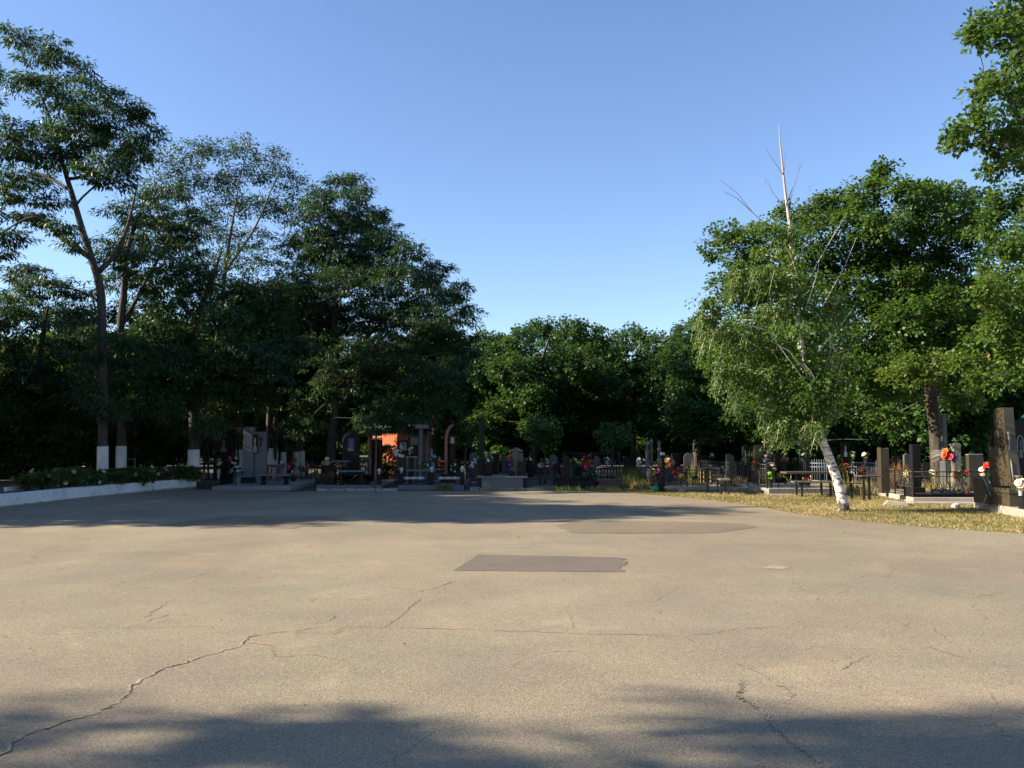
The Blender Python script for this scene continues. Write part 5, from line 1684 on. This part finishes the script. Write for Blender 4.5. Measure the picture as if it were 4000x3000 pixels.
for px, py, D, rp, ry, cols, n, br, lab in [(2960, 1822, 27.6, 15, 8, ['yellow', 'pink', 'lime', 'magenta'], 10, .06, 'yellow and pink flowers above the gilded panel'), (3008, 1856, 26.2, 6, 8, ['lime'], 4, .05, 'lime flowers low on the tall black vase'),
                                            (3041, 1860, 26.2, 5, 5, ['red', 'peach'], 3, .05, 'single coral flowers right of the tall black vase'), (2901, 1803, 29.6, 8, 8, ['cream'], 6, .05, 'cream flowers left of the headstone with the whitish shine'),
                                            (2930, 1780, 29.8, 9, 18, ['white', 'lime'], 10, .04, 'tall green and white flowers between the left headstones'), (2945, 1806, 29, 4, 14, ['red'], 5, .045, 'red gladiolus-like flowers before the wider black headstone'),
                                            (2991, 1790, 29, 8, 16, ['lilac', 'white'], 8, .045, 'grey-white flowers between the bronze headstones'), (3028, 1760, 29.6, 8, 6, ['white', 'peach'], 5, .05, 'white and peach flowers topping the shaded arch headstone'),
                                            (3066, 1800, 28.5, 12, 14, ['pink', 'red', 'peach'], 6, .05, 'scattered pink flowers left of the white roses under the birch'), (3105, 1800, 28.5, 7, 6, ['orange', 'peach'], 4, .045, 'small orange flowers under the hanging birch twigs'),
                                            (3142, 1779, 29, 15, 7, ['white'], 9, .055, 'white roses above a dark stand left of the pale blue fence'), (3130, 1760, 31, 13, 9, ['orange', 'red'], 6, .06, 'rusty orange flowers above the white roses'),
                                            (3152, 1877, 25.8, 10, 4, ['magenta'], 4, .05, 'magenta flowers low between the long table legs'), (3280, 1790, 29, 8, 12, ['yellow', 'lime'], 6, .045, 'yellow-green flowers beside the white-engraved stele')]:
    bouquet('flower_bouquet', lab, px, py, D, rp, cols, n, .1, br=br, ry=ry)
def sprig(px, pyt, pyb, D, lab):
    g = thing('gilded_sprig', lab, 'ornament', (X(px, D), D, .18))
    hh = Z(pyt, D) - .18
    obj('stem', MB().tube([(0.03, 0, 0), (0.04, 0, hh * .35), (-.05, 0, hh * .65), (-.14, 0, hh * .8)], [.016, .015, .012, .008], 6), 'gold', g)
    obj('branch', MB().tube([(0.04, 0, hh * .35), (.09, 0, hh * .65), (.1, 0, hh)], [.014, .012, .008], 6), 'gold', g)
    for x, z in ((-.14, .8), (.1, 1.0), (.07, .55)):
        obj('leaf', MB().ball((x, 0, hh * z), .035, 8, (1, .5, 1.4)), 'gold', g)
sprig(3078, 1848, 1898, 26.4, 'gilded branch ornament on the platform seen under the long table')
sprig(3155, 1862, 1896, 26.6, 'smaller gilded branch ornament nearer the birch trunk')
bench('wooden_table', 'long dark table on two posts before the stepped platform', 3060, 3246, 1842, 25.3, .6, 'wood', 0, 'post', .06, 'iron', legpx=(3110, 3207), cat='table')
bench('wooden_bench', 'long dark bench in front of the long table', 3094, 3250, 1879, 24.6, .28, 'grey_wood', 0, 'post', .04, 'iron', legpx=(3131, 3243))
bench('wooden_bench', 'dark bench passing behind the foot of the birch to its right', 3252, 3358, 1885, 23.8, .28, 'wood', 0, 'post', .03, 'iron', legpx=(3266, 3324))
bench('iron_table', 'dark table with two thin legs at the left corner of the iron-fenced grave', 3352, 3437, 1857, 23.0, .5, 'wood', 0, 'post', .03, 'iron', legpx=(3372, 3394), cat='table')
fence('grave_fence', 'pale blue barred grave fence behind the birch', [(X(3158, 31), 31.1), (X(3214, 31), 30.6)], .72, 'pale_blue_iron', .1, .09, 'spear')
fence('grave_fence', 'white ornate grave fence with arches, right of the birch', [(X(3318, 31), 31), (X(3424, 30), 30)], .85, 'white_iron', 0, .1, 'arc', tipmat='white_iron')
stele('headstone', 'black stele with a white engraving just right of the birch trunk', 3288, 3317, 1731, 1850, 30, .15, 'black_granite', 'flat', 0, por=(3296, 3308, 1740, 1784), pormat='white_stone')
bouquet('flower_bouquet', 'red flowers on the gilded railing right of the birch', 3298, 1824, 26.6, 13, ['red', 'orange', 'red'], 9, 0, br=.06, ry=11)
bouquet('flower_bouquet', 'dark red lilies between the white fence and the wavy-topped headstone', 3362, 1842, 26.6, 11, ['red', 'magenta'], 7, 0, br=.06, ry=10)
clump('dry_grass_clump', 'straw-coloured tall dry grass behind the bench right of the birch', 3340, 25.6, .5, .55, 420, 'dry_blade', cat='grass')
clump('dry_grass_clump', 'straw-coloured dry grass glowing inside the iron-fenced grave', 3640, 25.2, .5, .7, 500, 'dry_blade', cat='grass')
clump('rusty_plant', 'rust-brown dry dock plants behind the wavy-topped headstone', 3505, 26.5, 1.0, .35, 130, 'brown_blade', cat='plant', wdt=.045, up=1.7)
# iron-fenced grave
HP = ground(3568, 1966)
LB = ground(3376, 1926)
ang = math.atan2(LB.x - HP.x, LB.y - HP.y)
hp = thing('grave_platform', 'low pale stepped platform of the iron-fenced grave with black flower troughs', 'grave plot', (HP.x, HP.y, 0), -ang)
obj('platform', MB().base(1.3, 2.4, -.05, (2.6, 4.8, .2)), 'light_concrete', hp, .012)
obj('lower_step', MB().base(1.25, -.32, -.05, (2.9, .6, .11)), 'concrete', hp, .012)
stele('headstone', 'bronze-lit headstone with a wavy top at the table corner', 3435, 3468, 1748, 1930, 24.4, .24, 'bronze_granite', 'wave', .14)
stele('headstone', 'shaded black stele in the middle of the iron-fenced grave', 3560, 3592, 1735, 1905, 24.2, .2, 'black_granite', 'flat', .14)
D = 22.6
tr = thing('flower_trough', 'black polished flower trough with a taller end block on the iron-fenced grave', 'planter', (X(3600, D), D, .15))
obj('end_block', MB().base(-.16, .1, 0, (.34, .5, Z(1904, D) - .15)), 'black_granite', tr, .008)
obj('trough', MB().base(.75, .05, 0, (1.45, .4, Z(1930, D) - .15)), 'black_granite', tr, .008)
for px, cols, lab in [(3655, ['purple', 'blue', 'tan'], 'purple pansies at the left of the black trough'), (3690, ['purple', 'blue'], 'blue-purple pansies in the middle of the black trough'), (3735, ['blue', 'lilac', 'purple'], 'blue and lilac pansies right of middle in the black trough'), (3778, ['magenta', 'red', 'tan'], 'dark red pansies at the right end of the black trough')]:
    bouquet('flower_bouquet', lab, px, 1921, D, 14, cols, 7, .15, br=.04, ry=7)
fx = HP + Vector((.05, .1, 0))
u = (LB - HP).normalized()
fpts = [(fx + u * 4.4), fx, Vector((X(3852, fx.y), fx.y + .02, 0))]
fence('iron_fence', 'black scrolled iron fence round the grave with black troughs', [(p.x, p.y) for p in fpts], .66, 'iron', .15, .15, 'scroll')
bouquet('flower_bouquet', 'red flowers with white dried sprays on a thin stand over the iron fence', 3707, 1775, 23.6, 26, ['red', 'red', 'orange'], 12, .15, br=.08, ry=16, sprays=16)
bouquet('flower_bouquet', 'small purple flower cluster right of the red flowers with dried sprays', 3724, 1789, 23.5, 8, ['purple'], 4, .15, br=.06)
stele('slim_pillar', 'very slim tall stone pillar above the red flowers', 3685, 3700, 1620, 1800, 27, .16, 'dark_grey_granite', 'flat', 0, cat='grave marker')
stele('headstone', 'tan sunlit headstone partly hidden by the slim pillar', 3672, 3695, 1738, 1850, 27.5, .14, 'clay', 'flat', 0)
stele('headstone', 'grey-beige headstone with a moulded cap, right of the red flowers', 3722, 3750, 1730, 1850, 26.2, .2, 'rock', 'cap', 0)
D = 25.2
ss = thing('slanted_headstone', 'brown granite headstone with a slanted right edge beside the tall bronze stele', 'headstone', (X(3815, D), D, 0))
obj('slab', MB().prism([(-.26, .3), (.28, .3), (.16, Z(1776, D)), (-.26, Z(1777, D))], -.08, .08), 'bronze_granite', ss, .006)
obj('plinth', MB().base(0, 0, 0, (.7, .4, .3)), 'bronze_granite', ss, .008)
obj('rim', MB().prism([(-.26, Z(1777, D) + .001), (.16, Z(1776, D) + .001), (.165, Z(1776, D) + .02), (-.265, Z(1777, D) + .02)], -.085, .085), 'light_concrete', ss)
for px, py, D, rp, cols, n, lab in [(3756, 1857, 23.4, 20, ['red', 'pink', 'white'], 12, 'red and white flowers on the grave left of the small dark headstone'), (3855, 1821, 22.8, 7, ['red'], 3, 'red flower against the left edge of the tall bronze stele'),
                                    (3837, 1840, 23, 9, ['red', 'white', 'tan'], 5, 'red and white flowers below the slanted headstone'), (3640, 1850, 25, 12, ['cream', 'white', 'yellow'], 5, 'cream flowers inside the iron fence below the dried sprays'), (3545, 1850, 25.4, 8, ['yellow', 'cream'], 4, 'yellow flowers left of the shaded black stele')]:
    bouquet('flower_bouquet', lab, px, py, D, rp, cols, n, .1, br=.06 if n > 4 else .075)
rock('field_stone', 'pale round stone in the dry grass before the low platform', 3727, 1986, 36, 26, 20.6, 'pale_rock')
bk_ = MB().box((0, 0, .05), (.6, .26, .16))
bk_.v = [(x + (.12 if z > .05 and x < 0 else 0), y, z) for x, y, z in bk_.v]
kb = obj('broken_kerb', bk_, 'light_concrete', None, .02)
kb.location = ground_at(3490, 21.3)
kb.rotation_euler = (0, R(6), R(-20))
tag(kb, 'broken pale concrete kerb piece at the left end of the low platform', 'kerbstone')

# tall bronze stele on the corner slab
P1, P2 = ground(3803, 1985), ground(4000, 2030)
dv = (P2 - P1).normalized()
th_ = math.atan2(dv.y, dv.x)
cs = thing('corner_platform', 'pale concrete platform running to the right edge of the picture', 'grave plot', P1, th_)
obj('platform', MB().base(2.6, 1.5, -.05, (5.2, 3.0, .25)), 'light_concrete', cs, .012)
A, B = ground(3853, 1966, .2), ground(3943, 1979, .2)
dv = (B - A)
wd = dv.length
th_ = math.atan2(dv.y, dv.x)
ts = thing('bronze_stele', 'tall broken-edged stele of polished bronze-brown granite on a stepped plinth', 'headstone', A, th_)
hp_ = at(3853, 1899, A.y).z - .2
obj('plinth', MB().base(wd / 2, .3, 0, (wd * 1.02, .6, hp_ * .72)), 'bronze_granite', ts, .01)
obj('plinth_cap', MB().base(wd / 2, .3, hp_ * .72 + .002, (wd * 1.12, .66, hp_ * .28)), 'bronze_granite', ts, .01)
def so(px, py):
    f = (px - 3853) / 90
    return (f * wd, at(px, py, A.y + (B.y - A.y) * f).z - .2)
ol = [so(3864, 1898), so(3944, 1898), so(3940, 1830), so(3933, 1745), so(3928, 1690), so(3925, 1592), so(3895, 1594), so(3886, 1600), so(3884, 1668), so(3872, 1682), so(3869, 1720), so(3857, 1731), so(3859, 1800)]
sl = obj('slab', MB().prism(ol, .05, .27), 'bronze_granite', ts, .006)
cb = MB()
random.seed(77)
for pts in ([(3888, 1668), (3895, 1690), (3897, 1730), (3902, 1755)], [(3888, 1668), (3905, 1675), (3915, 1690), (3912, 1740), (3922, 1790), (3930, 1830)], [(3875, 1690), (3878, 1720), (3884, 1748)], [(3866, 1722), (3870, 1742)],
            [(3915, 1690), (3925, 1700)], [(3905, 1675), (3918, 1712), (3924, 1750)]):
    cb.tube([(so(*q)[0], .048, so(*q)[1]) for q in pts], [.022] + [.03] * (len(pts) - 2) + [.008], 6)
obj('dark_strips', cb, 'dark_matte', sl)  # near-black matte strips standing slightly proud of the slab face
obj('dark_edge_patch', MB().prism([so(3858, 1735), so(3884, 1748), so(3888, 1672), so(3886, 1660), so(3872, 1680), so(3868, 1720)], .044, .15), 'dark_matte', sl)  # near-black matte plate over the stepped left edge
vb = MB()
for k in range(1):
    vb.tube([(so(q[0], q[1])[0] + .01, .1, so(q[0], q[1])[1]) for q in [(3930, 1688), (3934, 1730), (3931, 1775), (3938, 1810), (3941, 1850), (3947, 1897)]], [.022, .016, .014, .02, .014, .012], 6)
obj('stone_vine', vb, 'rock', sl)
obj('candle_stand', MB().lathe([(.08, hp_), (.05, hp_ + .04), (.03, hp_ + .15), (.05, hp_ + .25), (.085, hp_ + .28)], (wd * 1.02, .2, 0), 10), 'rock', ts)
# small dark front stele
A2, B2 = ground(3800, 1962, .2), ground(3858, 1969, .2)
w2 = (B2 - A2).length
th2 = math.atan2(B2.y - A2.y, B2.x - A2.x)
fs_ = thing('small_headstone', 'small dark headstone with a rounded broken edge left of the tall bronze stele', 'headstone', A2 + Vector((.0, .0, 0)), th2)
h2 = at(3800, 1866, A2.y).z - .2
obj('slab', MB().prism([(0, 0), (w2 * .98, 0), (w2 * .93, h2 * .35), (w2 * .8, h2 * .62), (w2 * .62, h2 * .9), (w2 * .45, h2), (0, h2 * 1.02)], .02, .16), 'bronze_granite', fs_, .008)
obj('rough_edge', MB().tube([(w2 * .5, .09, h2 * 1.0), (w2 * .66, .09, h2 * .86), (w2 * .84, .09, h2 * .6), (w2 * .97, .09, h2 * .3)], [.02, .03, .03, .02], 7), 'rock', fs_)
obj('prop_bar', MB().tube([(w2 * .78, -.02, .01), (w2 * .98, 0, h2 * .36)], .014, 5), 'light_concrete', fs_)
# black stele at the edge, with its engraving
D = 19.3
bs = stele('headstone', 'black curved-top stele with a white engraved veiled figure at the right edge', 3951, 4035, 1638, 1890, D, .18, 'black_granite', 'wave', .2)
sl = [c for c in bs.children if c.name.startswith('slab')][0]
xc = (X(3951, D) + X(4035, D)) / 2
ar = [(X(3980, D) - xc + S(11, D) * math.cos(t), -.095, Z(1722, D) - .2 + S(20, D) * math.sin(t)) for t in [math.pi * k / 10 for k in range(11)]]
ar = [(ar[0][0], -.095, Z(1765, D) - .2)] + ar + [(ar[-1][0], -.095, Z(1765, D) - .2)]
obj('engraved_arch', MB().tube(ar, .012, 5), 'engraving', sl)
obj('portrait', MB().prism(figure(S(14, D), S(70, D)), -.008, .003, (X(3982, D) - xc, -.09, Z(1788, D) - .2)), 'faint_engraving', sl)
D = 22
cn = thing('green_canopy', 'dark green sheet canopy behind the black curved-top stele', 'canopy', (X(4170, D), D, 0))
ht = Z(1640, D)
cv = [(-.6 + 1.6 * k / 12, ht + .55 * math.sin(math.pi * (k + .6) / 13)) for k in range(13)]
mb = MB()
for (a, b), (c, d) in zip(cv[:-1], cv[1:]):
    mb.prism([(a, b), (c, d), (c, d + .02), (a, b + .02)], -.9, .9)
obj('canopy_sheet', mb, 'green_sheet', cn)
for x in (-.55, .95):
    for y in (-.8, .8):
        obj('post', MB().tube([(x, y, 0), (x, y, ht + (.05 if x < 0 else .1))], .03, 6), 'iron', cn)
D = 17.9
pe = thing('black_pedestal', 'small black pedestal at the right edge under the pink and cream bouquet', 'pedestal', (X(4000, D), D, .2))
zt = Z(1936, D)
obj('block', MB().base(0, 0, 0, (S(34, D), .18, zt - .2)), 'black_granite', pe, .008)
bouquet('flower_bouquet', 'pink and cream roses in a pale round vase at the right edge', 3985, 1888, D, 24, ['cream', 'pink', 'white', 'peach', 'cream'], 14, zt, (.16, .055, 'white_stone'), br=.055, ry=15)

# ------------------------------------------------------------------ headstones in the shade farther back
random.seed(52)
HB = 'dark headstone standing in the shade among the trees'
protos = []
for k, (shape, mat_) in enumerate((('arch', 'dark_grey_granite'), ('flat', 'black_granite'), ('slant', 'dark_grey_granite'), ('cap', 'black_granite'))):
    r_ = thing('shaded_headstone', HB, 'headstone', (0, 0, 0), 0, 'headstones in the shade behind')
    obj('plinth', MB().base(0, 0, 0, (.7, .4, .18)), mat_, r_, .008)
    obj('slab', MB().prism(outline(shape, .5, 1.0), -.07, .07, (0, 0, .18)), mat_, r_, .006)
    protos.append(r_)
spots = [(560, 39), (620, 40), (905, 38), (1130, 40), (1195, 39), (1265, 38), (1430, 40), (1760, 38), (1850, 40), (1935, 38), (1975, 41), (2070, 39), (2160, 38), (2180, 41),
         (2220, 38), (2260, 40), (2330, 39), (2450, 38), (2610, 37), (2640, 40), (2690, 38), (2740, 37), (2850, 38), (2885, 39), (3050, 37), (3090, 38), (3180, 37), (3390, 35), (3440, 36), (3500, 34), (3545, 35), (3620, 33), (3780, 32)]
for i, (px, D) in enumerate(spots):
    o = protos[i % 4] if i < 4 else copy_tree(protos[i % 4])
    o.location = ground_at(px, D)
    o.rotation_euler = (0, 0, random.uniform(-.3, .3))
    s_ = random.uniform(.6, .95)
    o.scale = (s_ * random.uniform(.6, 1.0), s_, s_)
for i, (px, py, D, cols) in enumerate([(710, 1815, 34, ['white']), (1010, 1800, 35, ['white']), (1480, 1800, 35.5, ['blue', 'white']), (1850, 1800, 35, ['white', 'cream']), (2050, 1800, 35.5, ['white', 'tan']), (2170, 1812, 35, ['lilac']), (2620, 1812, 33.5, ['white']),
                                       (2760, 1805, 33, ['red', 'magenta']), (2780, 1780, 35, ['white']), (3330, 1775, 33, ['white', 'lime']), (3380, 1775, 32.5, ['white', 'lime'])]):
    bouquet('grave_flowers', 'small flowers on a shaded grave among the background trees', px, py, D, 9, cols, 6, 0, br=.05, group='flowers on shaded graves', cat='flowers')

fence('iron_fence', 'low black scrolled fence behind the left stone benches', [(X(1060, 33.6), 33.6), (X(1230, 33.4), 33.4)], .6, 'iron', .0, .12, 'scroll')
fence('iron_fence', 'low black scrolled fence between the red arch and the tall black stele', [(X(1770, 32.5), 32.5), (X(1862, 32.3), 32.3)], .6, 'iron', .0, .12, 'scroll')
fence('iron_fence', 'black spear-topped fence behind the planter with the dry stems', [(X(1240, 34), 34), (X(1335, 34), 34)], .75, 'iron', .0, .12, 'spear')
for px, py, D, cols, lab in [(1215, 1815, 32.8, ['red', 'pink'], 'small red and pink flowers before the low fence left of the black planter'), (1180, 1830, 32, ['white', 'pink'], 'small white and pink flowers right of the magenta wreath'),
                             (1420, 1826, 31, ['red', 'white'], 'small red flowers at the foot of the brown columned monument'), (1840, 1815, 31.5, ['pink', 'white'], 'small pink flowers left of the tall black stele'),
                             (1790, 1805, 32, ['red', 'orange'], 'small red and orange flowers behind the right end of the baluster rail'), (2110, 1812, 31.5, ['white', 'pink', 'tan'], 'small pale flowers left of the bare-stemmed young maple'),
                             (2165, 1822, 31, ['pink', 'magenta'], 'small pink flowers right of the bare-stemmed young maple'), (2270, 1806, 30.2, ['yellow', 'white'], 'small yellow flowers between the lime flowers and the deep red wreath'),
                             (2370, 1800, 31.8, ['white', 'lilac'], 'small white flowers behind the ornate iron bench'), (2500, 1800, 32, ['white'], 'small white flowers behind the weeds, left of the grey grave posts')]:
    bouquet('flower_bouquet', lab, px, py, D, 11, cols, 8, .0, br=.055)
